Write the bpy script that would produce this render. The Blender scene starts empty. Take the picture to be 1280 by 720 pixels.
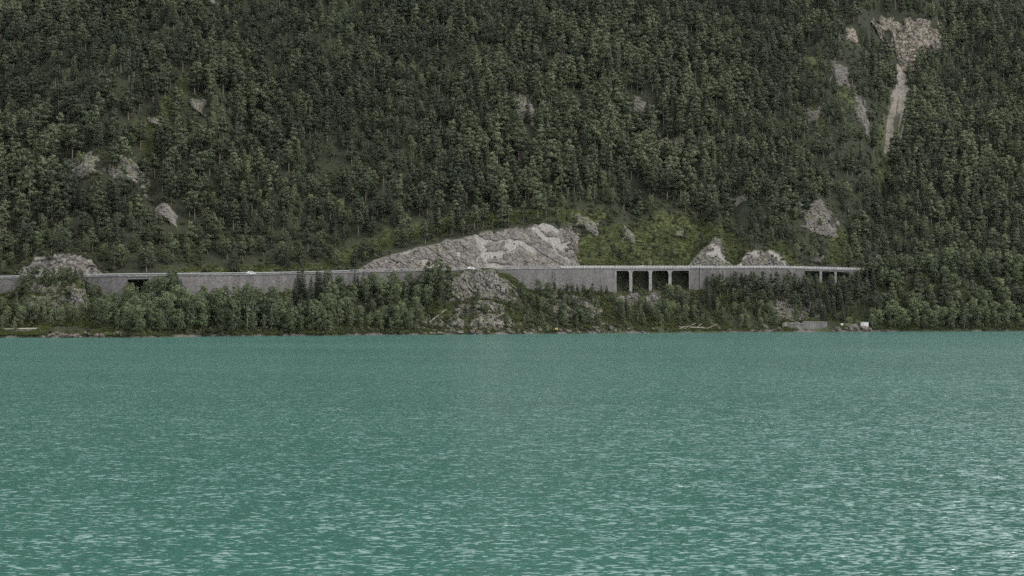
import bpy, bmesh, math, random
import numpy as np
from mathutils import Vector, Matrix
R = math.radians
np.seterr(all="ignore")
rng = np.random.default_rng(7)
random.seed(7)
SC = bpy.context.scene
COL = SC.collection
F, HOR, CAMZ = 1400.0, 400.0, 7.0          # focal length in photo pixels, horizon row, eye height (m)

# ------------------------------------------------------------------ noise
def _h(ix, iy, iz, seed):
    h = (ix.astype(np.int64) * 374761393 + iy.astype(np.int64) * 668265263 + iz.astype(np.int64) * 2147483647 + seed * 974711) & 0xffffffff
    h = ((h ^ (h >> 13)) * 1274126177) & 0xffffffff
    h = ((h ^ (h >> 16)) * 2246822519) & 0xffffffff
    return ((h ^ (h >> 15)) & 0xffffff) / float(0xffffff)
def vnoise(x, y, z, seed=0):
    x, y, z = np.broadcast_arrays(np.asarray(x, float), np.asarray(y, float), np.asarray(z, float))
    ix, iy, iz = np.floor(x), np.floor(y), np.floor(z)
    fx, fy, fz = x - ix, y - iy, z - iz
    fx, fy, fz = [t * t * t * (t * (t * 6 - 15) + 10) for t in (fx, fy, fz)]
    ix, iy, iz = ix.astype(np.int64), iy.astype(np.int64), iz.astype(np.int64)
    r = 0
    for a in (0, 1):
        for b in (0, 1):
            for c in (0, 1):
                w = (fx if a else 1 - fx) * (fy if b else 1 - fy) * (fz if c else 1 - fz)
                r = r + w * _h(ix + a, iy + b, iz + c, seed)
    return r * 2 - 1
def fbm(x, y, z=0.0, oct=4, seed=0, gain=0.5):
    r, a, f = 0, 1.0, 1.0
    for o in range(oct):
        r = r + a * vnoise(np.asarray(x) * f + o * 17.3, np.asarray(y) * f - o * 9.1, np.asarray(z) * f + o * 3.7, seed + o)
        a *= gain; f *= 2.03
    return r
def ridged(x, y, z=0.0, oct=4, seed=0):
    r, a, f = 0, 1.0, 1.0
    for o in range(oct):
        r = r + a * (1 - 2 * np.abs(vnoise(np.asarray(x) * f + o * 7.7, np.asarray(y) * f + o * 5.1, np.asarray(z) * f, seed + o)))
        a *= 0.5; f *= 2.1
    return r
def worley(x, y, z, seed=0):
    """flat value per cell, and the distance to the cell border"""
    x, y, z = np.broadcast_arrays(np.asarray(x, float), np.asarray(y, float), np.asarray(z, float))
    ix, iy, iz = [np.floor(t).astype(np.int64) for t in (x, y, z)]
    d1 = np.full(x.shape, 9.0); d2 = np.full(x.shape, 9.0); v = np.zeros(x.shape)
    for a in (-1, 0, 1):
        for b in (-1, 0, 1):
            for c in (-1, 0, 1):
                jx, jy, jz = ix + a, iy + b, iz + c
                d = np.sqrt((jx + _h(jx, jy, jz, seed) - x) ** 2 + (jy + _h(jx, jy, jz, seed + 1) - y) ** 2 + (jz + _h(jx, jy, jz, seed + 2) - z) ** 2)
                n = d < d1
                d2 = np.where(n, d1, np.minimum(d2, d)); v = np.where(n, _h(jx, jy, jz, seed + 3), v); d1 = np.where(n, d, d1)
    return v, d2 - d1
def sstep(a, b, x):
    t = np.clip((np.asarray(x, float) - a) / (b - a), 0, 1)
    return t * t * (3 - 2 * t)
def tab(px, *pts):
    return np.interp(px, [p[0] for p in pts], [p[1] for p in pts])

# ------------------------------------------------------------------ lie of the land, by bearing (px) and distance (Y)
def shore(px):
    py = tab(px, (-700, 423.5), (0, 422.2), (180, 421.9), (250, 420.8), (600, 418), (830, 416), (1040, 414.8), (1280, 414), (2000, 413.2))
    x = np.asarray(px, float)
    return F * CAMZ / (py - HOR) + 1.6 * fbm(x / 14.0, 3.3, 0, 3, 91) + 2.2 * np.sin(x / 23.0) * np.cos(x / 71.0)
def shore_s(px):   # the smooth line that the road follows
    py = tab(px, (-700, 423.5), (0, 422.2), (180, 421.6), (250, 420.7), (420, 419.3), (600, 418), (830, 416), (1040, 414.8), (1280, 414), (2000, 413.2))
    return F * CAMZ / (py - HOR)
_g = np.arange(-700, 2001, 2.0)
_rd = np.convolve(np.pad(shore_s(_g), 30, mode='edge'), np.ones(61) / 61, 'valid') + 40
_rp = np.convolve(np.pad(tab(_g, (-700, 352), (0, 347.3), (130, 344.5), (330, 342.5), (440, 340), (520, 338.2), (640, 335.6), (720, 334.8), (980, 334.6), (1090, 337.5), (1300, 341), (2000, 350)), 12, mode='edge'), np.ones(25) / 25, 'valid')
def road_y(px): return np.interp(px, _g, _rd)                        # front edge of the road
def road_z(px): return CAMZ + (HOR - np.interp(px, _g, _rp)) / F * road_y(px)
RW = 9.0
CLIFF = [(-700, 0), (12, 0), (20, 3), (30, 14), (45, 25), (75, 31), (100, 28), (115, 19), (128, 4), (133, 0),
         (438, 0), (450, 6), (470, 17), (520, 31), (560, 40), (600, 47), (650, 55), (690, 59), (705, 53), (714, 36), (722, 10), (728, 0),
         (858, 0), (866, 10), (880, 30), (893, 42), (901, 36), (908, 12), (916, 3), (924, 6), (935, 20), (955, 26), (974, 20), (986, 3), (990, 0), (2000, 0)]
def cliff_h(px):
    h = tab(px, *CLIFF)
    return h / F * (road_y(px) + 14) * (1 + np.where(np.asarray(px) > 800, 0.20, np.where(np.asarray(px) < 200, 0.14, 0.05)) * fbm(np.asarray(px) / 9.0, 1.7, 0, 4, 33))
def wall_h(px):    # height of the masonry below the road (ground at its foot)
    return tab(px, (-700, 7), (0, 8), (20, 6), (40, 4), (120, 6), (135, 11), (158, 13), (172, 15), (188, 13), (225, 11), (330, 10), (420, 8), (520, 6), (545, 2), (600, 1), (636, 3), (660, 12), (760, 14), (865, 14), (900, 12), (980, 11), (1000, 10), (1045, 9), (1100, 5), (1130, 2), (2000, 2))
def vspan(px):     # 1 under the viaducts, where the slope runs on under the deck
    return np.maximum.reduce([sstep(767, 770, px) - sstep(861, 864, px), sstep(157, 159, px) - sstep(184, 187, px), sstep(1004, 1008, px) - sstep(1084, 1090, px)])
def gully_px(Y): return tab(Y, (600, 1075), (700, 1085), (800, 1098), (900, 1107), (960, 1118), (1030, 1127), (1080, 1112), (1150, 1090), (1400, 1070))
def H(px, Y):
    px, Y = np.broadcast_arrays(np.asarray(px, float), np.asarray(Y, float))
    X = (px - 640) / F * Y
    s = Y - shore(px)
    yr, zr = road_y(px), road_z(px)
    t = Y - yr                                    # distance behind the road's front edge
    depth = np.maximum(yr - shore(px), 10)
    zf = zr - wall_h(px)
    # bank below the road
    q = np.clip(s / (depth - 2), 0, 1)
    zb = 1.1 * sstep(0, 1.5, s) + (zf - 1.1) * (0.35 * q + 0.65 * sstep(0, 1, q)) 
    zb = zb + (1.3 * fbm(X / 9, Y / 9, 0, 4, 5) + 1.2 * ridged(X / 14, Y / 10, 0, 3, 6)) * sstep(0, 8, s) * (1 - sstep(-9, -2, t))
    # the two knolls in front of the wall
    k1 = sstep(528, 584, px) * (1 - sstep(612, 664, px))
    zk = (zr - 0.4 + 0.8 * fbm(X / 6, Y / 6, 0, 3, 8)) * (0.30 * sstep(1, 9, s) + 0.22 * sstep(9, 19, s) + 0.48 * sstep(20, 31, s))
    zb = np.maximum(zb, np.where(k1 > 0, k1 * zk, -99))
    k2 = sstep(8, 40, px) * (1 - sstep(98, 136, px))
    zk = (zr - 1.8) * (0.32 * sstep(10, 18, s) + 0.68 * sstep(18, 34, s)) + 1.2 * ridged(X / 8, Y / 8, 0, 3, 12) * sstep(11, 18, s)
    zb = np.maximum(zb, np.where(k2 > 0, k2 * zk, -99))
    zb = np.where(s < 0, np.maximum(-5, -0.2 + 0.35 * s), zb)
    # bench that carries the road; under the viaducts the slope goes through
    v = vspan(px)
    zc = (1 - v) * (zr - 0.5) + v * (zf + 1.0 + (zr - 0.8 - zf) * sstep(1.5, 14, t))
    z = np.where(t < 0.9, np.minimum(zb, zr - 0.5), zc)
    # mountain
    t2 = t - RW - 1.0 - tab(px, (1075, 0), (1140, 30))
    grow = sstep(5, 70, t2)
    rel = 15 * fbm(X / 100, Y / 170, 0, 3, 21) + 7.0 * ridged(X / 48, Y / 90, 0, 3, 24) + 1.6 * fbm(X / 14, Y / 14, 0, 3, 27)
    up = sstep(0, 1, (Y - 930) / 250.0) * np.maximum(Y - 930, 0) * 0.30
    left = zr + 0.72 * np.maximum(t2, 0) + 0.04 * np.maximum(t2 - 120, 0) + up
    right = 23 + 0.80 * np.maximum(Y - 770, 0) + 10 * sstep(700, 790, Y)
    pg = gully_px(Y)
    w = sstep(-48, 34, px - pg)
    m = left * (1 - w) + np.minimum(left + 12, right) * w
    notch = np.exp(-((px - pg) / 17.0) ** 2) * sstep(760, 850, Y) * (1 - sstep(1030, 1060, Y))
    m = m - 9 * notch
    m = m + 17 * np.exp(-((px - pg + 62) / 30.0) ** 2) * sstep(770, 860, Y) * (1 - sstep(1080, 1150, Y))
    hw = sstep(1050, 1072, px) * (1 - sstep(1162, 1186, px))
    m = m + hw * 30 * sstep(1042, 1066, Y)
    hz = sstep(1030, 1064, px) * (1 - sstep(1170, 1200, px)) * sstep(985, 1025, Y)
    m = m + rel * grow * (1 - 0.8 * notch) * (1 - 0.75 * hz)
    rav = np.exp(-((px - 188 - 5 * np.sin(Y / 37.0)) / 9.0) ** 2) * sstep(8, 60, t2) * (1 - sstep(170, 260, t2))
    m = m - 5 * rav
    # rock cuts beside the road
    hc = cliff_h(px)
    c = zr + np.clip((t2 + 0.5) * 1.8, 0, hc) + 0.42 * np.maximum(t2 + 0.5 - hc / 1.8, 0)
    m = np.where((hc > 0.6) & (t2 > -0.5), np.maximum(m, c), m)
    # crest, then down behind
    crest = tab(px, (-700, 1330), (500, 1330), (900, 1260), (1150, 1190), (1280, 1180), (2000, 1180))
    m = m - 1.6 * np.maximum(Y - crest, 0)
    return np.where(t2 > -0.5, m, z)
def P(px, Y, z=None):
    return Vector(((px - 640) / F * Y, Y, float(H(px, Y)) if z is None else z))
def to_px(X, Y): return 640 + F * X / Y
def to_py(Y, Z): return HOR - F * (Z - CAMZ) / Y
def ground_at(px, py, s0=None):
    Y = np.arange(float(shore(px)) + 0.5 if s0 is None else s0, 1330, 0.5)
    yy = to_py(Y, H(np.full(Y.shape, float(px)), Y))
    i = np.nonzero(yy <= py)[0]
    return float(Y[i[0]]) if len(i) else 1300.0
def inpoly(x, y, poly):
    x, y = np.asarray(x, float), np.asarray(y, float)
    r = np.zeros(np.broadcast(x, y).shape, bool)
    n = len(poly)
    for i in range(n):
        (x1, y1), (x2, y2) = poly[i], poly[(i + 1) % n]
        if y1 == y2: continue
        r ^= ((y1 > y) != (y2 > y)) & (x < (x2 - x1) * (y - y1) / (y2 - y1) + x1)
    return r

# open ground on the mountain (photo bearings of the ground itself)
GRASS = [
    [(396, 339), (440, 326), (500, 303), (560, 288), (610, 279), (690, 271), (704, 268), (660, 264), (600, 268), (540, 278), (500, 286), (462, 300), (425, 320)],
    [(712, 334), (716, 300), (735, 288), (790, 284), (818, 268), (850, 264), (880, 272), (900, 296), (862, 334)],
    [(890, 280), (908, 282), (935, 310), (990, 334), (905, 334)], [(955, 296), (972, 300), (1000, 334), (978, 334)],
    [(1035, 285), (1058, 282), (1066, 330), (1030, 330)],
    [(160, 176), (180, 150), (200, 134), (226, 98), (242, 92), (238, 108), (212, 142), (192, 160), (190, 178), (196, 216), (186, 214), (180, 184)],
    [(50, 168), (75, 158), (82, 184), (58, 188)],
    [(1004, 68), (1020, 76), (1032, 104), (1020, 106)], [(1042, 100), (1060, 110), (1072, 136), (1058, 140)], [(1012, 128), (1028, 138), (1034, 166), (1020, 160)],
    [(1094, 214), (1104, 150), (1118, 116), (1142, 116), (1134, 156), (1112, 214), (1106, 240)],
    [(200, 341), (400, 341), (440, 330), (380, 333), (230, 336)],
    [(1030, 340), (1100, 338), (1140, 322), (1100, 326)],
    [(680, 260), (760, 262), (770, 276), (700, 278)],
]
SCREE = [(1121, 82), (1134, 82), (1132, 106), (1142, 118), (1140, 140), (1130, 168), (1113, 206), (1099, 206), (1104, 160), (1112, 124), (1122, 108)]
def grassy(px, py, X, Y):
    jx = px + 7 * fbm(X / 8, Y / 8, 0, 3, 41); jy = py + 5 * fbm(X / 8, Y / 8, 5, 3, 43)
    g = np.zeros(np.shape(px), bool)
    for p in GRASS: g |= inpoly(jx, jy, p)
    return g
def stony(px, py, X, Y):
    return inpoly(px + 3 * fbm(X / 6, Y / 6, 0, 3, 51), py + 3 * fbm(X / 6, Y / 6, 5, 3, 53), SCREE)

# ------------------------------------------------------------------ materials
def mat(name):
    m = bpy.data.materials.new(name); m.use_nodes = True
    nt = m.node_tree
    b = nt.nodes['Principled BSDF']
    return m, nt, b
def N(nt, kind, **kw):
    n = nt.nodes.new(kind)
    for k, v in kw.items():
        if k in n.inputs.keys() and not hasattr(n, k): n.inputs[k].default_value = v
        else: setattr(n, k, v)
    return n
def ramp(nt, fac, *stops):
    r = nt.nodes.new('ShaderNodeValToRGB')
    e = r.color_ramp.elements
    while len(e) < len(stops): e.new(0.5)
    for i, (p, c) in enumerate(stops):
        e[i].position = p; e[i].color = (*c, 1) if len(c) == 3 else c
    nt.links.new(fac, r.inputs[0]); return r.outputs[0]
def mix(nt, fac, a, b, mode='MIX'):
    n = nt.nodes.new('ShaderNodeMix'); n.data_type = 'RGBA'; n.blend_type = mode
    for s, v in ((n.inputs[0], fac), (n.inputs[6], a), (n.inputs[7], b)):
        if hasattr(v, 'default_value') or hasattr(v, 'is_linked'): nt.links.new(v, s)
        else: s.default_value = v if isinstance(v, (int, float)) else (*v, 1)
    return n.outputs[2]
def noise(nt, vec, scale, detail=4, rough=0.55, dist=0):
    n = nt.nodes.new('ShaderNodeTexNoise')
    n.inputs['Scale'].default_value = scale; n.inputs['Detail'].default_value = detail; n.inputs['Roughness'].default_value = rough; n.inputs['Distortion'].default_value = dist
    if vec is not None: nt.links.new(vec, n.inputs['Vector'])
    return n
def pos(nt): return nt.nodes.new('ShaderNodeNewGeometry').outputs['Position']
def attr(nt, name, kind='GEOMETRY'):
    a = nt.nodes.new('ShaderNodeAttribute'); a.attribute_name = name; a.attribute_type = kind; return a.outputs['Fac']
def math_(nt, op, a, b=None, c=None):
    n = nt.nodes.new('ShaderNodeMath'); n.operation = op
    for i, v in enumerate((a, b, c)):
        if v is None: continue
        if isinstance(v, (int, float)): n.inputs[i].default_value = v
        else: nt.links.new(v, n.inputs[i])
    return n.outputs[0]
def bump(nt, b, height, strength, dist):
    n = nt.nodes.new('ShaderNodeBump'); n.inputs['Strength'].default_value = strength; n.inputs['Distance'].default_value = dist
    nt.links.new(height, n.inputs['Height']); nt.links.new(n.outputs[0], b.inputs['Normal'])
def scaled(nt, v, sx, sy, sz):
    n = nt.nodes.new('ShaderNodeVectorMath'); n.operation = 'MULTIPLY'; nt.links.new(v, n.inputs[0]); n.inputs[1].default_value = (sx, sy, sz); return n.outputs[0]

def m_hills():
    m, nt, b = mat('forest floor'); p = pos(nt)
    n1 = noise(nt, p, 0.12, 6).outputs[0]; n2 = noise(nt, p, 0.9, 5, 0.65).outputs[0]; n3 = noise(nt, p, 0.35, 5).outputs[0]
    floor = ramp(nt, n2, (0.3, (0.016, 0.018, 0.012)), (0.55, (0.032, 0.036, 0.020)), (0.75, (0.055, 0.058, 0.034)))
    grass = ramp(nt, n2, (0.25, (0.048, 0.058, 0.025)), (0.5, (0.082, 0.098, 0.037)), (0.8, (0.118, 0.130, 0.056)))
    grass = mix(nt, ramp(nt, n3, (0.5, (0, 0, 0)), (0.68, (1, 1, 1))), grass, (0.085, 0.072, 0.045))
    rock = ramp(nt, n2, (0.3, (0.10, 0.092, 0.085)), (0.5, (0.25, 0.23, 0.21)), (0.75, (0.38, 0.355, 0.325)))
    grav = ramp(nt, n2, (0.35, (0.06, 0.055, 0.048)), (0.75, (0.22, 0.20, 0.18)))
    c = mix(nt, attr(nt, 'grass'), floor, grass)
    c = mix(nt, attr(nt, 'rock'), c, rock)
    c = mix(nt, attr(nt, 'gravel'), c, grav)
    nt.links.new(c, b.inputs['Base Color']); b.inputs['Roughness'].default_value = 0.95; b.inputs['Specular IOR Level'].default_value = 0.15
    bump(nt, b, n2, 0.8, 0.8); return m
def m_rock(name, lo, mid, hi, moss=0.45, scale=1.0):
    m, nt, b = mat(name); p = pos(nt)
    st = scaled(nt, p, 1.0, 1.0, 2.2)
    n1 = noise(nt, p, 0.22 * scale, 5, 0.6).outputs[0]
    n2 = noise(nt, st, 0.9 * scale, 6, 0.7, 0.8).outputs[0]
    vor = N(nt, 'ShaderNodeTexVoronoi'); vor.feature = 'DISTANCE_TO_EDGE'; vor.inputs['Scale'].default_value = 0.5 * scale
    dn = nt.nodes.new('ShaderNodeVectorMath'); dn.operation = 'MULTIPLY_ADD'
    nn = noise(nt, p, 0.5 * scale, 3); nt.links.new(nn.outputs[1], dn.inputs[0]); dn.inputs[1].default_value = (2.5, 2.5, 2.5); nt.links.new(p, dn.inputs[2])
    nt.links.new(dn.outputs[0], vor.inputs['Vector'])
    crack = ramp(nt, vor.outputs['Distance'], (0.0, (0.45, 0.43, 0.42)), (0.06, (1, 1, 1)))
    c = ramp(nt, n2, (0.3, lo), (0.5, mid), (0.68, hi))
    c = mix(nt, 1.0, c, crack, 'MULTIPLY')
    warm = ramp(nt, n1, (0.36, (0.58, 0.57, 0.555)), (0.5, (0.92, 0.90, 0.87)), (0.64, (1.08, 1.02, 0.93)))
    c = mix(nt, 1.0, c, warm, 'MULTIPLY')
    gn = nt.nodes.new('ShaderNodeNewGeometry'); sx = nt.nodes.new('ShaderNodeSeparateXYZ'); nt.links.new(gn.outputs['Normal'], sx.inputs[0])
    g = math_(nt, 'ADD', math_(nt, 'MULTIPLY', sx.outputs[2], 0.55), n1)
    v2 = N(nt, 'ShaderNodeTexVoronoi'); v2.feature = 'DISTANCE_TO_EDGE'; v2.inputs['Scale'].default_value = 0.19 * scale; nt.links.new(scaled(nt, dn.outputs[0], 1.0, 1.0, 1.3), v2.inputs['Vector'])
    c = mix(nt, 1.0, c, ramp(nt, v2.outputs['Distance'], (0.0, (0.35, 0.34, 0.34)), (0.035, (1, 1, 1))), 'MULTIPLY')
    gm = ramp(nt, math_(nt, 'ADD', g, moss - 0.5), (0.78, (0, 0, 0)), (0.9, (1, 1, 1)))
    gc = ramp(nt, n2, (0.3, (0.04, 0.05, 0.016)), (0.7, (0.11, 0.115, 0.042)))
    c = mix(nt, gm, c, gc)
    nt.links.new(c, b.inputs['Base Color']); b.inputs['Roughness'].default_value = 0.9; b.inputs['Specular IOR Level'].default_value = 0.2
    bump(nt, b, n2, 0.9, 0.6); return m
def m_masonry(name, c1, c2, sx, sz, stain=0.5):
    m, nt, b = mat(name); p = pos(nt)
    s = nt.nodes.new('ShaderNodeSeparateXYZ'); nt.links.new(p, s.inputs[0])
    cx = nt.nodes.new('ShaderNodeCombineXYZ'); nt.links.new(s.outputs[0], cx.inputs[0]); nt.links.new(s.outputs[2], cx.inputs[1])
    br = nt.nodes.new('ShaderNodeTexBrick'); nt.links.new(cx.outputs[0], br.inputs['Vector'])
    br.inputs['Scale'].default_value = 1.0; br.inputs['Brick Width'].default_value = sx; br.inputs['Row Height'].default_value = sz; br.inputs['Mortar Size'].default_value = 0.045
    br.inputs['Color1'].default_value = (*c1, 1); br.inputs['Color2'].default_value = (*c2, 1); br.inputs['Mortar'].default_value = (0.13, 0.125, 0.12, 1)
    n1 = noise(nt, scaled(nt, p, 1, 1, 0.35), 0.25, 5, 0.6).outputs[0]; n2 = noise(nt, p, 1.3, 5, 0.7).outputs[0]; n3 = noise(nt, scaled(nt, p, 1, 1, 0.14), 0.30, 6, 0.6).outputs[0]
    c = mix(nt, 1.0, br.outputs[0], ramp(nt, n2, (0.3, (0.6, 0.6, 0.6)), (0.7, (1.25, 1.22, 1.2))), 'MULTIPLY')
    c = mix(nt, stain, c, ramp(nt, n1, (0.35, (0.5, 0.5, 0.52)), (0.65, (1.1, 1.08, 1.05))), 'MULTIPLY')
    c = mix(nt, 1.0, c, ramp(nt, n3, (0.34, (0.78, 0.78, 0.77)), (0.54, (1, 1, 1)), (0.7, (1.06, 1.05, 1.04))), 'MULTIPLY')      # seepage streaks
    nt.links.new(c, b.inputs['Base Color']); b.inputs['Roughness'].default_value = 0.9
    bump(nt, b, br.outputs['Fac'], 0.6, -0.06); return m
def m_plain(name, col, rough=0.7, metal=0.0, var=0.25, scale=1.5):
    m, nt, b = mat(name); p = pos(nt)
    n = noise(nt, p, scale, 5, 0.65).outputs[0]
    lo = tuple(x * (1 - var) for x in col); hi = tuple(min(1, x * (1 + var)) for x in col)
    nt.links.new(ramp(nt, n, (0.3, lo), (0.7, hi)), b.inputs['Base Color'])
    b.inputs['Roughness'].default_value = rough; b.inputs['Metallic'].default_value = metal; return m
def m_leaf(name, dark, light, var=0.35):
    """tone 0..1 is carried by each tree: the species' own range of green"""
    m, nt, b = mat(name)
    t = attr(nt, 'tone', 'INSTANCER')
    c = mix(nt, t, dark, light)
    tc = nt.nodes.new('ShaderNodeTexCoord').outputs['Object']
    n = noise(nt, tc, 1.1, 3, 0.6).outputs[0]
    c = mix(nt, 1.0, c, ramp(nt, n, (0.32, (1 - var,) * 3), (0.68, (1 + var, 1 + var * 0.95, 1 + var * 0.5))), 'MULTIPLY')
    nt.links.new(c, b.inputs['Base Color']); b.inputs['Roughness'].default_value = 0.65; b.inputs['Specular IOR Level'].default_value = 0.25
    tr = nt.nodes.new('ShaderNodeBsdfTranslucent'); nt.links.new(c, tr.inputs[0])
    ms = nt.nodes.new('ShaderNodeMixShader'); ms.inputs[0].default_value = 0.22
    nt.links.new(b.outputs[0], ms.inputs[1]); nt.links.new(tr.outputs[0], ms.inputs[2])
    nt.links.new(ms.outputs[0], nt.nodes['Material Output'].inputs[0]); return m
def m_water():
    m, nt, b = mat('lake water'); p = pos(nt)
    def slopes(sc, sx, sy, det, k, off):
        v = nt.nodes.new('ShaderNodeVectorMath'); v.operation = 'MULTIPLY_ADD'; nt.links.new(p, v.inputs[0]); v.inputs[1].default_value = (sx, sy, 1); v.inputs[2].default_value = (off, off * 0.7, 0)
        n = noise(nt, v.outputs[0], sc, det, 0.5, 0.3)
        a = nt.nodes.new('ShaderNodeVectorMath'); a.operation = 'SUBTRACT'; nt.links.new(n.outputs[1], a.inputs[0]); a.inputs[1].default_value = (0.5, 0.5, 0.5)
        q = nt.nodes.new('ShaderNodeVectorMath'); q.operation = 'SCALE'; nt.links.new(a.outputs[0], q.inputs[0]); q.inputs['Scale'].default_value = k
        return q.outputs[0]
    a = slopes(1.0, 3.6, 9.5, 1.5, WAVE[0], 0.0); c = slopes(1.0, 1.25, 2.8, 1.5, WAVE[1], 31.0); d = slopes(1.0, 0.6, 0.7, 2.0, WAVE[2], 77.0)
    add = nt.nodes.new('ShaderNodeVectorMath'); add.operation = 'ADD'; nt.links.new(a, add.inputs[0]); nt.links.new(c, add.inputs[1])
    add2 = nt.nodes.new('ShaderNodeVectorMath'); add2.operation = 'ADD'; nt.links.new(add.outputs[0], add2.inputs[0]); nt.links.new(d, add2.inputs[1])
    gust = ramp(nt, noise(nt, scaled(nt, p, 0.35, 1.0, 1), 0.022, 4, 0.6).outputs[0], (0.34, (0.82,) * 3), (0.64, (1.10,) * 3))
    g = nt.nodes.new('ShaderNodeVectorMath'); g.operation = 'MULTIPLY'; nt.links.new(add2.outputs[0], g.inputs[0]); nt.links.new(gust, g.inputs[1])
    f = nt.nodes.new('ShaderNodeVectorMath'); f.operation = 'MULTIPLY'; 
    ab = nt.nodes.new('ShaderNodeVectorMath'); ab.operation = 'ABSOLUTE'; nt.links.new(g.outputs[0], ab.inputs[0])
    sq = nt.nodes.new('ShaderNodeVectorMath'); sq.operation = 'MULTIPLY'; nt.links.new(ab.outputs[0], sq.inputs[0]); nt.links.new(g.outputs[0], sq.inputs[1])   # mostly calm faces, a few steep ones
    nt.links.new(sq.outputs[0], f.inputs[0]); f.inputs[1].default_value = (1.1, 1.22, 0)
    u = nt.nodes.new('ShaderNodeVectorMath'); u.operation = 'ADD'; nt.links.new(f.outputs[0], u.inputs[0]); u.inputs[1].default_value = (0, 0, 1)
    nz = nt.nodes.new('ShaderNodeVectorMath'); nz.operation = 'NORMALIZE'; nt.links.new(u.outputs[0], nz.inputs[0])
    big = noise(nt, scaled(nt, p, 0.4, 1, 1), 0.012, 3).outputs[0]
    df = nt.nodes.new('ShaderNodeBsdfDiffuse'); nt.links.new(ramp(nt, big, (0.3, WATER[0]), (0.7, WATER[1])), df.inputs[0])
    gl = nt.nodes.new('ShaderNodeBsdfGlossy'); gl.inputs['Roughness'].default_value = 0.14; nt.links.new(nz.outputs[0], gl.inputs['Normal'])
    fr = nt.nodes.new('ShaderNodeFresnel'); fr.inputs[0].default_value = 2.6; nt.links.new(nz.outputs[0], fr.inputs['Normal'])
    ms = nt.nodes.new('ShaderNodeMixShader'); nt.links.new(math_(nt, 'MINIMUM', fr.outputs[0], 0.6), ms.inputs[0]); nt.links.new(df.outputs[0], ms.inputs[1]); nt.links.new(gl.outputs[0], ms.inputs[2])
    nt.links.new(ms.outputs[0], nt.nodes['Material Output'].inputs[0]); return m
WAVE = (3.0, 1.25, 0.55)
WATER = ((0.040, 0.128, 0.104), (0.047, 0.144, 0.117))

M = dict(
    hills=m_hills(), water=m_water(),
    rock=m_rock('pale limestone', (0.065, 0.061, 0.058), (0.205, 0.190, 0.180), (0.36, 0.335, 0.315), 0.36),
    rock_grey=m_rock('grey limestone', (0.05, 0.048, 0.045), (0.185, 0.178, 0.165), (0.46, 0.44, 0.41), 0.44),
    rock_knoll=m_rock('pale streaked limestone', (0.045, 0.043, 0.041), (0.18, 0.17, 0.16), (0.48, 0.455, 0.43), 0.42),
    rock_warm=m_rock('ochre limestone', (0.14, 0.123, 0.106), (0.33, 0.295, 0.25), (0.47, 0.43, 0.37), 0.32, 0.6),
    scree=m_rock('limestone scree', (0.20, 0.185, 0.165), (0.34, 0.318, 0.285), (0.40, 0.37, 0.33), 0.26, 1.6),
    boulder=m_rock('pinkish boulder stone', (0.10, 0.082, 0.076), (0.22, 0.185, 0.17), (0.36, 0.31, 0.285), 0.1, 2.0),
    masonry=m_masonry('grey stone masonry', (0.130, 0.124, 0.123), (0.228, 0.217, 0.211), 1.1, 0.45),
    masonry_pale=m_masonry('pale stone masonry', (0.165, 0.157, 0.155), (0.268, 0.254, 0.246), 1.0, 0.42, 0.35),
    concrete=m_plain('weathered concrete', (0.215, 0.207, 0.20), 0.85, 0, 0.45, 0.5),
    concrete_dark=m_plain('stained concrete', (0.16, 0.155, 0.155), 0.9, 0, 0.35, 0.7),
    asphalt=m_plain('asphalt', (0.07, 0.07, 0.07), 0.9),
    paint=m_plain('white road paint', (0.75, 0.75, 0.72), 0.7, 0, 0.1),
    steel=m_plain('galvanised steel', (0.42, 0.43, 0.44), 0.45, 0.6, 0.15),
    parapet=m_plain('pale parapet concrete', (0.36, 0.35, 0.34), 0.8, 0, 0.3, 0.6),
    path=m_plain('pale gravel path', (0.55, 0.50, 0.40), 0.95, 0, 0.2, 1.0),
    bark=m_plain('grey brown bark', (0.135, 0.112, 0.095), 0.95, 0, 0.35, 3),
    bark_pine=m_plain('pale pine bark', (0.20, 0.165, 0.14), 0.95, 0, 0.35, 3),
    bark_pale=m_plain('smooth pale bark', (0.30, 0.285, 0.26), 0.9, 0, 0.3, 3),
    deadwood=m_plain('bleached dead wood', (0.23, 0.20, 0.165), 0.9, 0, 0.25, 2),
    pine=m_leaf('pine needles', (0.055, 0.070, 0.043), (0.162, 0.188, 0.110)),
    spruce=m_leaf('spruce needles', (0.050, 0.060, 0.046), (0.130, 0.144, 0.096)),
    broad=m_leaf('broadleaf foliage', (0.062, 0.085, 0.047), (0.168, 0.205, 0.106)),
    shrub=m_leaf('shrub foliage', (0.055, 0.066, 0.038), (0.140, 0.152, 0.070)),
    grassblade=m_leaf('meadow grass', (0.075, 0.092, 0.034), (0.138, 0.160, 0.058)),
    carwhite=m_plain('white car paint', (0.78, 0.78, 0.78), 0.3, 0, 0.03), cargrey=m_plain('silver car paint', (0.55, 0.56, 0.57), 0.3, 0.3, 0.03),
    glass=m_plain('dark car glass', (0.03, 0.035, 0.04), 0.1), rubber=m_plain('tyre rubber', (0.02, 0.02, 0.02), 0.9),
    lamp=m_plain('headlight lens', (0.7, 0.7, 0.68), 0.15), white=m_plain('white boards', (0.62, 0.62, 0.61), 0.7, 0, 0.1), tin=m_plain('grey roofing', (0.35, 0.35, 0.35), 0.6),
    wood=m_plain('weathered timber', (0.30, 0.24, 0.16), 0.9, 0, 0.3, 4), yellow=m_plain('yellow paint', (0.62, 0.48, 0.10), 0.6, 0, 0.1),
)

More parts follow.
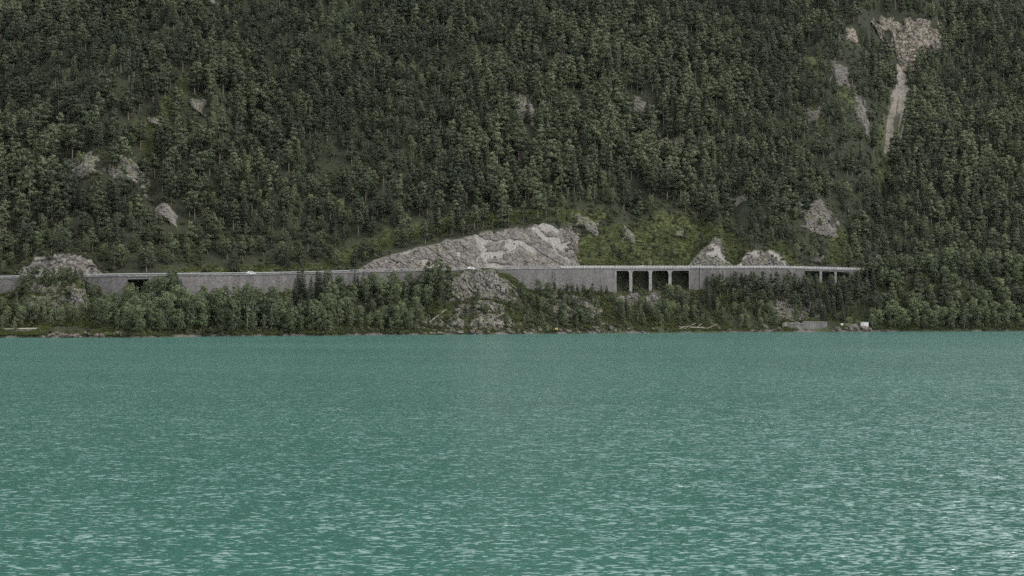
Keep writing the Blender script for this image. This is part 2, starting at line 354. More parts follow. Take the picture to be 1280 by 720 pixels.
# ------------------------------------------------------------------ object helpers
def mesh(name, verts, faces, mats, mi=None, smooth=False):
    me = bpy.data.meshes.new(name)
    verts = np.asarray(verts, np.float32); 
    if isinstance(faces, np.ndarray):
        k = faces.shape[1]; nf = len(faces)
        me.vertices.add(len(verts)); me.vertices.foreach_set('co', verts.ravel())
        me.loops.add(nf * k); me.loops.foreach_set('vertex_index', faces.astype(np.int32).ravel())
        me.polygons.add(nf); me.polygons.foreach_set('loop_start', np.arange(0, nf * k, k, dtype=np.int32))
        me.update(calc_edges=True)
    else:
        me.from_pydata(verts.tolist(), [], faces); me.update()
    for m in (mats if isinstance(mats, (list, tuple)) else [mats]): me.materials.append(m)
    if mi is not None: me.polygons.foreach_set('material_index', np.asarray(mi, np.int32))
    me.polygons.foreach_set('use_smooth', np.full(len(me.polygons), smooth))
    return me
def link(name, me, parent=None):
    o = bpy.data.objects.new(name, me); COL.objects.link(o)
    if parent is not None: o.parent = parent
    return o
def tag(o, label, cat, group=None):
    o['label'] = label; o['category'] = cat
    if group: o['group'] = group
    return o
def root(name, loc, label, cat, group=None, rotz=0.0):
    o = bpy.data.objects.new(name, None); COL.objects.link(o); o.location = loc; o.rotation_euler.z = rotz; o.empty_display_size = 0.5
    return tag(o, label, cat, group)
class MB:
    def __init__(s): s.v, s.f = [], []
    def add(s, v, f):
        n = len(s.v); s.v += [tuple(map(float, p)) for p in v]; s.f += [tuple(i + n for i in q) for q in f]; return s
    def box(s, c, d, rz=0.0):
        x, y, z = [t / 2 for t in d]; ca, sa = math.cos(rz), math.sin(rz); v = []
        for dz in (-z, z):
            for dx, dy in ((-x, -y), (x, -y), (x, y), (-x, y)): v.append((c[0] + dx * ca - dy * sa, c[1] + dx * sa + dy * ca, c[2] + dz))
        return s.add(v, [(3, 2, 1, 0), (4, 5, 6, 7), (0, 1, 5, 4), (1, 2, 6, 5), (2, 3, 7, 6), (3, 0, 4, 7)])
    def tube(s, pts, rad, n=6):
        v, f = [], []; m = len(pts)
        for i, p in enumerate(pts):
            a = Vector(pts[min(i + 1, m - 1)]) - Vector(pts[max(i - 1, 0)]); a.normalize()
            u = a.cross(Vector((0, 1, 0.13)) if abs(a.y) < 0.9 else Vector((1, 0, 0))).normalized(); w = a.cross(u)
            for k in range(n):
                t = 2 * math.pi * k / n; v.append(Vector(p) + (u * math.cos(t) + w * math.sin(t)) * rad[i])
        for i in range(m - 1):
            for k in range(n): f.append((i * n + k, i * n + (k + 1) % n, (i + 1) * n + (k + 1) % n, (i + 1) * n + k))
        f.append(tuple(range(n))[::-1]); f.append(tuple((m - 1) * n + k for k in range(n)))
        return s.add(v, f)
    def ribbon(s, secs):
        """closed cross-sections swept one to the next, capped at both ends"""
        k = len(secs[0]); v = [p for c in secs for p in c]; f = []
        for i in range(len(secs) - 1):
            for j in range(k): f.append((i * k + j, i * k + (j + 1) % k, (i + 1) * k + (j + 1) % k, (i + 1) * k + j))
        f.append(tuple(range(k))[::-1]); f.append(tuple((len(secs) - 1) * k + j for j in range(k)))
        return s.add(v, f)
    def mesh(s, name, m, smooth=False):
        me = mesh(name, s.v, s.f, m, None, smooth)
        bm = bmesh.new(); bm.from_mesh(me); bmesh.ops.recalc_face_normals(bm, faces=bm.faces); bm.to_mesh(me); bm.free(); return me
    def build(s, name, m, parent=None, smooth=False): return link(name, s.mesh(name, m, smooth), parent)

# ------------------------------------------------------------------ terrain, lake
def terrain():
    pxs = np.concatenate([np.arange(-700, -30, 22), np.arange(-30, 1311, 2.0), np.arange(1322, 2000, 22)])
    ss = np.concatenate([[-60, -25], np.arange(-12, 62, 0.9), np.arange(62, 130, 1.7), np.arange(130, 470, 3.0), np.arange(470, 1150, 14)])
    PX, S = np.meshgrid(pxs, ss)
    Y = shore(PX) * np.clip((220 - S) / 220, 0, 1) + shore_s(PX) * (1 - np.clip((220 - S) / 220, 0, 1)) + S
    Z = H(PX, Y); X = (PX - 640) / F * Y
    nr, nc = PX.shape
    i = np.arange(nr * nc).reshape(nr, nc)
    faces = np.stack([i[:-1, :-1], i[:-1, 1:], i[1:, 1:], i[1:, :-1]], -1).reshape(-1, 4)
    me = mesh('hills', np.stack([X, Y, Z], -1).reshape(-1, 3), faces, M['hills'], None, True)
    PY = to_py(Y, Z); t = Y - road_y(PX); s = Y - shore(PX)
    g = grassy(PX, PY, X, Y) & (t > RW)
    for _ in range(2):
        g = g * 1.0; k = (np.roll(g, 1, 0) + np.roll(g, -1, 0) + np.roll(g, 1, 1) + np.roll(g, -1, 1)) / 4; g = 0.4 * g + 0.6 * k
    g = g * np.clip(0.95 + 0.7 * fbm(X / 10, Y / 12, 0, 3, 67), 0.5, 1)
    g = np.where(t < -1, np.clip(0.55 + 0.6 * fbm(X / 12, Y / 9, 0, 3, 61), 0, 1) * 0.55, g * 1.0)
    dzy = np.gradient(Z, axis=0) / np.maximum(np.gradient(Y, axis=0), 1e-3)
    rk = sstep(1.05, 1.6, dzy) * (s > 2)
    rk = rk * (1 - vspan(PX) * (t > -1) * (t < RW + 1))
    hw = sstep(1060, 1080, PX) * (1 - sstep(1160, 1176, PX)) * sstep(1036, 1046, Y) * (1 - sstep(1066, 1076, Y)) * 0.0
    rk = np.clip(rk * (t > 0) * (t < RW + 45) * (cliff_h(PX) > 1) + hw, 0, 1)
    gv = np.maximum(stony(PX, PY, X, Y) * 0.7 * (1 - sstep(125, 175, PY)), sstep(-1, 0.0, s) * (1 - sstep(0.5, 1.6, s)) * sstep(-0.1, 0.5, fbm(PX / 13, S / 3, 0, 3, 65)))
    for nm, a in (('grass', g), ('rock', rk), ('gravel', gv)):
        me.attributes.new(nm, 'FLOAT', 'POINT').data.foreach_set('value', np.asarray(a, np.float32).ravel())
    o = link('hills', me); o['kind'] = 'structure'
    w = link('lake', mesh('lake', [(-1750, -500, 0), (1750, -500, 0), (1750, 1000, 0), (-1750, 1000, 0)], [(0, 1, 2, 3)], M['water'])); w['kind'] = 'structure'
terrain()

# ------------------------------------------------------------------ road, walls, viaducts
def rp(px, t=0.0, dz=0.0):
    Y = float(road_y(px)) + t
    return Vector(((px - 640) / F * Y, Y, float(road_z(px)) + dz))
def prange(a, b, step=6.0):
    n = max(2, int(math.ceil((b - a) / step)) + 1); return np.linspace(a, b, n)
def sweep(mb, a, b, t0, t1, z0, z1, step=6.0):
    secs = []
    for px in prange(a, b, step):
        zz0 = z0(px) if callable(z0) else z0; zz1 = z1(px) if callable(z1) else z1
        secs.append([rp(px, t0, zz0), rp(px, t1, zz0), rp(px, t1, zz1), rp(px, t0, zz1)])
    return mb.ribbon(secs)
o = sweep(MB(), -600, 1500, 0.75, RW + 0.3, -0.45, 0.0).build('road', M['asphalt']); o['kind'] = 'structure'
for tt in (1.25, 8.2):
    o = sweep(MB(), -600, 1500, tt, tt + 0.18, -0.02, 0.006).build('road_marking', M['paint']); o['kind'] = 'structure'
o = MB()
for px in np.arange(-100, 1300, 9.0): sweep(o, px, px + 4.5, 4.65, 4.8, -0.02, 0.006)
o = o.build('road_marking', M['paint']); o['kind'] = 'structure'

def wall(a, b, label, m, deep=3.0, t1=1.1):
    mid = 0.5 * (a + b); r = root('retaining_wall', rp(mid, 0, -float(wall_h(mid))), label, 'wall', 'stone retaining walls under the road')
    inv = -r.location
    foot = lambda px: -float(wall_h(px)) - deep
    for nm, mb, mt in (('masonry', sweep(MB(), a, b, 0.0, t1, foot, -0.35, 3.0), m), ('coping', sweep(MB(), a - 0.05, b + 0.05, -0.28, 0.72, -0.345, 0.12), M['concrete'])):
        mb.v = [tuple(Vector(v) + inv) for v in mb.v]; mb.build(nm, mt, r)
    return r
wall(-420, 158, 'grey stone wall ending at the small bridge opening, below the rounded pale rock dome', M['masonry'])
wall(185.5, 436, 'long pale masonry wall under the white car, right of the small bridge opening', M['masonry_pale'])
wall(436.4, 600, 'low stone wall mostly hidden by trees under the long pale rock face', M['masonry'])
wall(600.4, 769, 'tall grey stone wall between the craggy knoll and the four bay viaduct', M['masonry'])
wall(863.2, 873.6, 'narrow stone wall block just right of the viaduct, ending at a dark seam', M['masonry'])
wall(874.6, 1006, 'stone wall half hidden by dark conifers right of the dark seam', M['masonry'])

def viaduct(name, a, b, piers, label, cat, deckz=-1.5, pw=2.0, hb=None, caps=True):
    r = root(name, rp(0.5 * (a + b), 0, -10), label, cat); inv = -r.location
    def put(nm, mb, mt):
        mb.v = [tuple(Vector(v) + inv) for v in mb.v]; return mb.build(nm, mt, r)
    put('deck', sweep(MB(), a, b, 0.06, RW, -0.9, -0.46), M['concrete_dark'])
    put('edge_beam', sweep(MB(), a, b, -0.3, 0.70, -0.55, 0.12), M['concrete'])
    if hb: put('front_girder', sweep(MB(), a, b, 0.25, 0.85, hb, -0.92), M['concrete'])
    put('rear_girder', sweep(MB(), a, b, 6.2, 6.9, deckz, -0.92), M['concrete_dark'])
    for px in piers:
        dpx = pw / road_y(px) * F / 2
        foot = -float(wall_h(px)) - 7.0
        cap = -0.93 if not hb else hb - 0.02
        pr = put('pier', sweep(MB(), px - dpx, px + dpx, 0.35, 2.3, foot, cap - (1.1 if caps else 0), 3.0), M['concrete'])
        if caps:
            secs = []
            for q, zz in ((1.0, cap - 1.1), (1.7, cap - 0.3), (1.7, cap)):
                secs.append([rp(px - dpx * q, 0.3, zz), rp(px + dpx * q, 0.3, zz), rp(px + dpx * q, 2.4, zz), rp(px - dpx * q, 2.4, zz)])
            mb = MB().ribbon(secs); mb.v = [tuple(Vector(v) + inv) for v in mb.v]; c = mb.build('pier_cap', M['concrete'], pr)
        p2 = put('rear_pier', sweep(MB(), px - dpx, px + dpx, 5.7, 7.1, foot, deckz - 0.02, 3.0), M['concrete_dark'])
    return r, put
vr, vput = viaduct('viaduct', 769.2, 863, (788.5, 813.0, 837.5), 'grey concrete viaduct with four dark bays and three pale piers under the road', 'viaduct', hb=-1.65, pw=1.7)
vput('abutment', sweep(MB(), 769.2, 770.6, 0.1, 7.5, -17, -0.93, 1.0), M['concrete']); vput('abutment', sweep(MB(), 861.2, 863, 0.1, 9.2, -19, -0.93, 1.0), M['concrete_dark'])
vr, vput = viaduct('viaduct', 1006.2, 1090, (1026, 1044.5, 1064), 'low concrete viaduct with slender pale pillars, rising out of dark conifers beside the shore hut side', 'viaduct', hb=-1.5, pw=1.5, caps=False)
vr['label'] = 'low concrete viaduct with slender pale pillars, half hidden by dark conifers'
vr, vput = viaduct('road_bridge', 158.2, 185.3, (), 'small flat bridge over a green opening between two stone walls', 'bridge', hb=-1.7)
vput('abutment', sweep(MB(), 158.2, 159.4, 0.1, 9.0, -18, -0.93, 1.0), M['concrete_dark'])

def fence(a, b, label, style):
    name = {'panel': 'parapet', 'rail': 'railing', 'beam': 'guardrail'}[style]
    r = root(name, rp(0.5 * (a + b), 0.2, 0.12), label, name, 'barriers along the outer edge of the road'); inv = -r.location
    def put(nm, mb, mt):
        mb.v = [tuple(Vector(v) + inv) for v in mb.v]; return mb.build(nm, mt, r)
    step = {'panel': 3.55, 'rail': 5.2, 'beam': 9.0}[style]
    n = int((b - a) / step); step = (b - a) / n
    if style == 'panel':
        for i in range(n):
            q = MB(); sweep(q, a + i * step + 0.32, a + (i + 1) * step - 0.32, 0.12, 0.26, 0.125, 1.12, 9)
            if i < 100: put('panel', q, M['parapet'])
        put('handrail', sweep(MB(), a, b, 0.08, 0.30, 1.13, 1.24), M['parapet'])
    elif style == 'rail':
        put('handrail', sweep(MB(), a, b, 0.10, 0.20, 1.1, 1.2), M['steel']); put('lower_rail', sweep(MB(), a, b, 0.12, 0.18, 0.55, 0.63), M['steel'])
    else:
        put('beam', sweep(MB(), a, b, 0.10, 0.18, 0.52, 0.86), M['steel'])
    pm = None
    for i in range(n + 1):
        c = rp(a + i * step, 0.2, 0.12)
        w = {'panel': 0.16, 'rail': 0.12, 'beam': 0.14}[style]; h = {'panel': 1.0, 'rail': 1.0, 'beam': 0.55}[style]
        if pm is None: pm = MB().box((0, 0, h / 2), (w, w * 1.2, h)).mesh('post', M['concrete_dark'] if style == 'panel' else M['steel'])
        if i < 100:
            p = link('post', pm, r); p.location = c + inv
fence(-60, 130, 'steel guardrail along the road in front of the rounded pale rock dome', 'beam')
fence(130.6, 436, 'steel guardrail on the long pale masonry wall beside the white car', 'beam')
fence(436.5, 600, 'thin steel post railing in front of the long pale rock face', 'rail')
fence(600.5, 700, 'thin steel railing with dark posts above the tall grey wall, under the cliff peak', 'rail')
fence(700.5, 768.5, 'pale panelled parapet on the tall wall just left of the four bay viaduct', 'panel')
fence(769, 863, 'pale panelled parapet running over the four dark bays of the viaduct', 'panel')
fence(863.5, 1006, 'pale panelled parapet right of the four bay viaduct, below the two jagged crags', 'panel')
fence(1006.5, 1092, 'pale panelled parapet on the low viaduct with slender pillars', 'panel')

# ------------------------------------------------------------------ rock faces
def patch(name, a, b, y0, y1, mask, amp, label, m, res=0.45, block=2.6, push=(0.0, -1.0, 0.25), bulge=None, group=None, cat='rock', blocky=1.0, sizex=1.0, joints=0.4):
    """a crust of broken rock lying on the slope between two bearings; its rim sinks into the ground"""
    ymid = 0.5 * (y0(0.5 * (a + b)) + y1(0.5 * (a + b)))
    npx = max(8, int((b - a) / F * ymid / res)); zspan = max(abs(float(H(p, y1(p))) - float(H(p, y0(p)))) + abs(y1(p) - y0(p)) for p in np.linspace(a, b, 9))
    nv = max(8, int(zspan / res * 0.85))
    U, V = np.meshgrid(np.linspace(a, b, npx), np.linspace(0, 1, nv))
    Ya = np.vectorize(y0)(U); Yb = np.vectorize(y1)(U)
    Y = Ya + (Yb - Ya) * V; Z = H(U, Y); X = (U - 640) / F * Y
    mk = np.clip(mask(U, V, X, Y, Z), 0, 1)
    pu = np.array(push) / np.linalg.norm(push)
    q = 1.0 / block
    wx = X + 1.5 * fbm(X / 5, Y / 5, Z / 5, 2, 71); wz = Z + 1.5 * fbm(X / 5, Y / 5, Z / 5, 2, 73)
    c1, e1 = worley(wx * q / sizex, Y * q, wz * q * 0.8, 3); c2, e2 = worley(wx * q * 2.6, Y * q * 2.6, wz * q * 2.2, 13)
    d = amp * (0.55 * c1 * blocky + 0.25 * c2 + 0.35 * ridged(X / 7, Y / 7, Z / 9, 4, 75) * 0.5 + 0.2)
    d = d - amp * 0.35 * (1 - sstep(0, 0.16, e1)) - amp * 0.12 * (1 - sstep(0, 0.2, e2))
    dg = np.abs(vnoise((X * 0.75 + Z * 1.0) / 7.5 + 0.5 * vnoise(X / 9, Z / 9, 0, 79), (X - Z) / 40, 0, 77)); d = d - amp * 0.45 * joints * (1 - sstep(0.0, 0.10, dg))
    d = d + 0.16 * fbm(X / 0.9, Y / 0.9, Z / 0.9, 2, 78)
    if bulge is not None: d = d + bulge(U, V)
    d = d * sstep(0, 0.6, mk) - 1.3 * (1 - sstep(0, 0.35, mk))
    co = np.stack([X + pu[0] * d, Y + pu[1] * d, Z + pu[2] * d], -1)
    i = np.arange(nv * npx).reshape(nv, npx)
    f = np.stack([i[:-1, :-1], i[:-1, 1:], i[1:, 1:], i[1:, :-1]], -1)
    keep = (np.maximum.reduce([mk[:-1, :-1], mk[:-1, 1:], mk[1:, 1:], mk[1:, :-1]]) > 0.02)
    f = f[keep]
    if not len(f): return None
    c = co.reshape(-1, 3)[f[:, 0]].mean(0)
    used = np.unique(f); re = np.full(nv * npx, -1); re[used] = np.arange(len(used))
    me = mesh(name, co.reshape(-1, 3)[used] - c, re[f], m, None, False)
    o = link(name, me); o.location = c
    return tag(o, label, cat, group)
RY = lambda p: float(road_y(p)) + RW
def cut_mask(U, V, X, Y, Z):
    hc = cliff_h(U); up = (Z - road_z(U))
    edge = np.minimum((hc - up + 0.2) / 2.6, 1.0) + np.where(U > 800, 0.7, np.where(U < 200, 0.6, 0.32)) * fbm(X / 6, Z / 6, Y / 9, 4, 81)
    veg = sstep(0.42, 0.62, fbm(X / 10, Z / 6, 0, 4, 83))
    return np.clip(edge, 0, 1) * (hc > 1.2) * (1 - 0.9 * veg)
def cut(a, b, label, m, amp=1.5, block=3.0, res=0.42, group='bare rock cuts above the road'):
    patch('cliff', a, b, lambda p: RY(p) + 0.3, lambda p: RY(p) + 2.5 + float(cliff_h(p)) / 1.7, cut_mask, amp, label, m, res, block, group=group, blocky=0.9, joints=2.6)
cut(8, 136, 'rounded pale dome of bare rock behind the trees beside the road', M['rock'])
cut(436, 730, 'long pale rock face rising in a wedge to a peak above the road', M['rock'], 1.05, 3.8, 0.38)
cut(856, 914, 'narrow jagged grey crag above the road just right of the four bay viaduct', M['rock_grey'], 1.5)
cut(916, 992, 'broad low crag of broken pale rock above the road, second right of the viaduct', M['rock'], 1.7, 2.2)

def fmask(px0, px1, wob=0.35, thr=0.0, seed=0):
    def f(U, V, X, Y, Z):
        u = (U - px0) / (px1 - px0)
        e = np.minimum(np.minimum(u, 1 - u) * 4.0, np.minimum(V * 6, (1 - V) * 3.0))
        return np.clip(e + wob * fbm(X / 6, Z / 6, Y / 8, 4, 85 + seed) - thr, 0, 1)
    return f
OUTS = []
def outcrop(px, py, w, h, label, m, seed, amp=1.4, thr=0.15, block=2.2, wob=0.7):
    if len(label) and py < 300: OUTS.append((px, py, w, h))
    a, b = px - w / 2, px + w / 2
    ya = ground_at(px, py + h / 2, float(road_y(px)) + RW + 4 if py < 333 else None); yb = ground_at(px, py - h / 2, ya)
    yb = max(yb, ya + 2.5)
    A = min(0.30 * (yb - ya), 4.0)
    patch('rock_outcrop', a, b, lambda p: ya, lambda p: yb, fmask(a, b, wob, thr, seed), amp, label, m, 0.5, block,
          bulge=lambda U, V: A * sstep(0.0, 0.3, V) * (1 - V) * np.sin(np.pi * np.clip((U - a) / (b - a), 0, 1)), group='rock outcrops on the wooded mountainside')
for k, (px, py, w, h, lb, mt) in enumerate([
    (162, 214, 52, 44, 'white streaked rock band in the forest above the small bridge opening', 'rock_grey'),
    (106, 206, 54, 32, 'grey rock band among pines, left of the white streaked one', 'rock_grey'),
    (196, 152, 22, 12, 'small dark rock hump in the grassy clearing on the upper left slope', 'rock_grey'),
    (246, 132, 24, 24, 'dark shaded rock between pines right of the grassy clearing', 'rock_grey'),
    (208, 266, 36, 24, 'pale stony patch in the ravine above the small bridge opening', 'rock'),
    (652, 132, 32, 36, 'pale rock face among pines high over the peak of the long cliff', 'rock_grey'),
    (806, 134, 34, 26, 'grey rock among trees high above the four bay viaduct', 'rock_grey'),
    (838, 186, 38, 30, 'streaked grey rock halfway up the slope above the viaduct', 'rock_grey'),
    (734, 280, 30, 22, 'dark overhanging rock with white streaks just right of the cliff peak', 'rock_grey'),
    (786, 294, 20, 16, 'grey rock in the grassy bank directly above the viaduct', 'rock_grey'),
    (716, 296, 18, 34, 'pale rock rib at the right foot of the long rock face', 'rock'),
    (1022, 268, 54, 52, 'steep grey white rock wall above the low right viaduct', 'rock'),
    (1000, 258, 18, 14, 'small white rock beside the steep wall above the low viaduct', 'rock'),
    (1078, 142, 22, 44, 'grey ribbed rock on the left flank of the scree chute', 'rock_grey'),
    (1050, 92, 26, 34, 'pale broken rock on the grassy rib upper left of the scree', 'rock'),
    (1018, 142, 18, 24, 'pale rock scar in the forest far left of the scree chute', 'rock'),
    (1066, 44, 20, 24, 'pale rock knob left of the ochre headwall', 'rock_warm'),
    (265, 3, 10, 10, 'small white rock at the top edge above the grassy clearing', 'rock'),
    (1022, 324, 16, 14, 'small pale crag beside the road over the low viaduct', 'rock'),
    (1098, 324, 18, 16, 'grey boulder slab beside the road at the right end of low viaduct', 'rock'),
    (560, 190, 16, 8, 'little pale rock ledge in the middle of the pine slope', 'rock_grey'),
    (405, 238, 30, 8, 'thin pale ledge in the forest above the long masonry wall', 'rock_grey'),
    (892, 80, 22, 14, 'grey rock on the upper slope far above the jagged crags', 'rock_grey'),
    (925, 250, 20, 14, 'low grey rock in scrub above the jagged crags', 'rock_grey'),
    (850, 292, 16, 12, 'grey rock in the grass just left of the jagged crag', 'rock_grey'),
    (688, 352, 20, 16, 'dark rock standing against the tall grey wall', 'rock_grey'),
]): outcrop(px, py, w, h, lb, M[mt], k)
# ochre headwall over the scree, and the scree itself
def head_mask(U, V, X, Y, Z):
    u = (U - 1042) / 150.0
    e = np.minimum(np.minimum(u, 1 - u) * 5, np.minimum(V * 5, (1 - V) * 5))
    py = to_py(Y, Z)
    low = 22 + 60 * sstep(0, 1, np.abs(U - 1122) / 60.0 * 0) + (96 - 60)  # bottom edge follows the funnel
    fun = tab(U, (1052, 54), (1075, 66), (1095, 80), (1115, 96), (1135, 94), (1150, 82), (1182, 56))
    veg = sstep(0.38, 0.6, fbm(X / 8, Z / 16, 0, 4, 89))
    e = np.minimum(e, (py - tab(U, (1052, 32), (1080, 28), (1105, 20), (1140, 23), (1170, 27), (1182, 36))) / 7.0 + 0.3)
    return np.clip((np.minimum(e, (fun - py) / 8.0 + 0.6) + 0.02 + 0.95 * fbm(X / 8, Z / 11, 0, 4, 87)) * (1 - veg), 0, 1)
patch('cliff', 1042, 1192, lambda p: 1026, lambda p: 1074, head_mask, 4.0, 'ochre and grey rock headwall at the top of the scree chute', M['rock_warm'], 0.7, 4.5, group=None, joints=0.8)
def scree_mask(U, V, X, Y, Z):
    py = to_py(Y, Z); ax = U - tab(py, (84, 1126), (118, 1127), (160, 1117), (205, 1106))
    green = sstep(-0.05, 0.25, fbm(ax / 3.0, py / 30, 0, 3, 93) - 0.35 + 0.85 * sstep(118, 185, py)) * sstep(105, 130, py)
    return stony(U, py, X, Y) * (1 - green) * np.clip(1.1 - sstep(150, 208, py) * 0.6 * (fbm(X / 6, Y / 6, 0, 3, 94) > -0.2), 0, 1)
ys0, ys1 = ground_at(1104, 214, 800), ground_at(1128, 84, 800)
patch('scree', 1092, 1148, lambda p: ys0, lambda p: ys1, scree_mask, 0.9, 'pale scree chute of loose stones running down below the ochre headwall', M['scree'], 0.7, 1.6, push=(0, -0.3, 1), cat='scree')
# knoll under the road, with rock on its steep front
def knoll_mask(a, b, s0, s1, thr, seed):
    def f(U, V, X, Y, Z):
        u = (U - a) / (b - a)
        e = np.minimum(np.minimum(u, 1 - u) * 5.0, np.minimum(V * 6, (1 - V) * 4.0))
        return np.clip(e + 0.9 * fbm(X / 5.5, Z / 5.5, Y / 7, 4, 185 + seed) - thr, 0, 1)
    return f
def bank_rock(a, b, s0, s1, amp, label, m, thr, seed, block=2.0):
    patch('rock_outcrop', a, b, lambda p: float(shore(p)) + s0, lambda p: float(shore(p)) + s1, knoll_mask(a, b, s0, s1, thr, seed), amp, label, m, 0.36, block, group='rocks on the bank below the road')
bank_rock(546, 650, 19, 32, 2.0, 'craggy grey knoll with white streaks standing against the road wall', M['rock_knoll'], 0.0, 1, 3.2)
bank_rock(562, 640, 8, 18, 1.7, 'grey streaked crag on the lower front of the knoll, beneath its mossy ledge', M['rock_knoll'], 0.2, 21, 2.8)
bank_rock(505, 580, 0.5, 12, 1.3, 'white streaked shore rock below the craggy knoll, with a fallen pole', M['rock_grey'], 0.25, 2)
bank_rock(580, 660, 0.5, 11, 1.2, 'low dark rock at the waterline right below the craggy knoll', M['rock_grey'], 0.35, 3)
bank_rock(20, 122, 12, 32, 1.4, 'mossy dark crag on the scrubby knoll below the rounded dome', M['rock_grey'], 0.32, 4)
bank_rock(672, 764, 14, 34, 1.4, 'broken grey rock in scrub below the tall grey wall', M['rock_grey'], 0.32, 5)
bank_rock(764, 800, 22, 36, 1.3, 'pale rock at the foot of the left bay of the four bay viaduct', M['rock'], 0.15, 6)
bank_rock(806, 826, 20, 36, 1.5, 'pale pointed rock at the foot of the middle viaduct pier', M['rock'], 0.05, 7)
bank_rock(838, 860, 28, 40, 1.3, 'pinkish rock inside the right bay of the four bay viaduct', M['rock'], 0.1, 8)
bank_rock(736, 772, 1, 12, 1.3, 'white streaked shore rock left of the driftwood', M['rock_grey'], 0.15, 9)
bank_rock(948, 1036, 8, 24, 1.5, 'pale crag rising behind the grey shore wall', M['rock'], 0.15, 10)
bank_rock(935, 985, 0.5, 8, 1.2, 'dark shore rock at the left end of the grey shore wall', M['rock_grey'], 0.2, 11)
bank_rock(640, 700, 0.5, 6, 0.9, 'low band of pale shore rocks left of the yellow box', M['rock_grey'], 0.3, 12)

# ------------------------------------------------------------------ trees
def leaves(c, r, n, size, up=0.55, rnd=0.75, shell=0.5, asp=0.6, g=rng):
    """n small quads in an ellipsoid clump round c"""
    d = g.normal(size=(n, 3)); d /= np.linalg.norm(d, axis=1)[:, None]
    rad = (shell + (1 - shell) * g.random(n)) ** 0.6
    p = np.asarray(c) + d * rad[:, None] * np.asarray(r)
    nm = d + np.array([0, 0, up]) + g.normal(size=(n, 3)) * rnd; nm /= np.linalg.norm(nm, axis=1)[:, None]
    a = np.cross(nm, g.normal(size=(n, 3))); a /= np.linalg.norm(a, axis=1)[:, None]; b = np.cross(nm, a)
    s = size * (0.6 + 0.8 * g.random(n))[:, None]
    ln = d * 0.9 + np.array([0, 0, 0.30]) + g.normal(size=(n, 3)) * 0.13
    return np.concatenate([np.stack([p - a * s, p - b * s * asp, p + a * s, p + b * s * asp], 1), ln[:, None, :]], 1)
CUSTOM = {}
def set_normals(me, nrm):
    me.polygons.foreach_set('use_smooth', np.ones(len(me.polygons), bool)); me.normals_split_custom_set(nrm.tolist())
def crown_mesh(name, quads, m):
    q = np.concatenate(quads); ln = q[:, 4]; q = q[:, :4]; c = q.reshape(-1, 3); cen = q.mean(1)
    mid = (c.max(0) + c.min(0)) / 2; half = np.maximum((c.max(0) - c.min(0)) / 2, 0.3)
    rd = (cen - mid) / half; rd /= np.maximum(np.linalg.norm(rd, axis=1), 0.25)[:, None]
    ln = ln + rd * 0.75; ln /= np.linalg.norm(ln, axis=1)[:, None]
    gn = np.cross(q[:, 1] - q[:, 0], q[:, 3] - q[:, 0]); fl = (gn * ln).sum(1) < 0
    q[fl] = q[fl][:, ::-1]
    me = mesh(name, q.reshape(-1, 3), np.arange(len(q) * 4).reshape(-1, 4), m); nn = np.repeat(ln, 4, axis=0); set_normals(me, nn); CUSTOM[me.name] = nn
    return me
def lean_line(h, bend, n=5):
    a = rng.random() * 6.28; return [Vector((bend * (k / n) ** 2 * math.cos(a), bend * (k / n) ** 2 * math.sin(a), h * k / n - 0.5)) for k in range(n + 1)]
def at_h(line, z):
    for p, q in zip(line, line[1:]):
        if z <= q.z: return p.lerp(q, max(0, (z - p.z) / (q.z - p.z)))
    return line[-1]
def make_pine(k):
    Hh = 13.0; line = lean_line(Hh, rng.uniform(0, 0.7)); tr = MB().tube(line, [0.20, 0.17, 0.15, 0.12, 0.08, 0.03]); q = []
    slim = [1.0, 0.8, 1.15, 0.9, 0.72, 1.05, 0.85, 1.2][k % 8]; base = [0.34, 0.26, 0.42, 0.2, 0.3, 0.46, 0.24, 0.36][k % 8]
    nl = int(rng.integers(6, 9)); side = rng.random() * 6.28; lop = rng.uniform(0.0, 0.4); top = rng.uniform(1.6, 4.0); pk = rng.uniform(0.45, 0.75)
    for i in range(nl):
        u = (i + rng.uniform(0, 0.5)) / (nl - 0.6); z = Hh * (base + (0.95 - base) * min(u, 1))
        prof = (0.62 + 0.62 * math.sin(math.pi * min(1, 0.16 + u * pk))) * (1 - min(u, 1) ** top * 0.8) * 2.1 * slim
        nb = 4 if u < 0.6 else (3 if u < 0.85 else 2); a0 = rng.random() * 6.28
        for j in range(nb):
            if rng.random() < 0.13: continue
            a = a0 + 6.283 * j / nb + rng.normal() * 0.4; d = prof * rng.uniform(0.4, 1.1) * (1 + lop * math.cos(a - side))
            t = at_h(line, z); c = t + Vector((math.cos(a) * d, math.sin(a) * d, 0.15 * d + rng.normal() * 0.45))
            tr.tube([t - Vector((0, 0, 0.35)), t.lerp(c, 0.6), c], [0.06, 0.04, 0.015], 4)
            w = rng.uniform(0.8, 1.45) * (1 - 0.3 * min(u, 1))
            q.append(leaves(c, (w, w, w * rng.uniform(0.45, 0.75)), int(66 * w * w), 0.35, 0.8, 0.55))
        q.append(leaves(at_h(line, z), (0.8 * slim, 0.8 * slim, 0.9), 26, 0.33))
    return tr.mesh('trunk', M['bark_pine']), crown_mesh('crown', q, M['pine']), Hh, 2.6 * slim
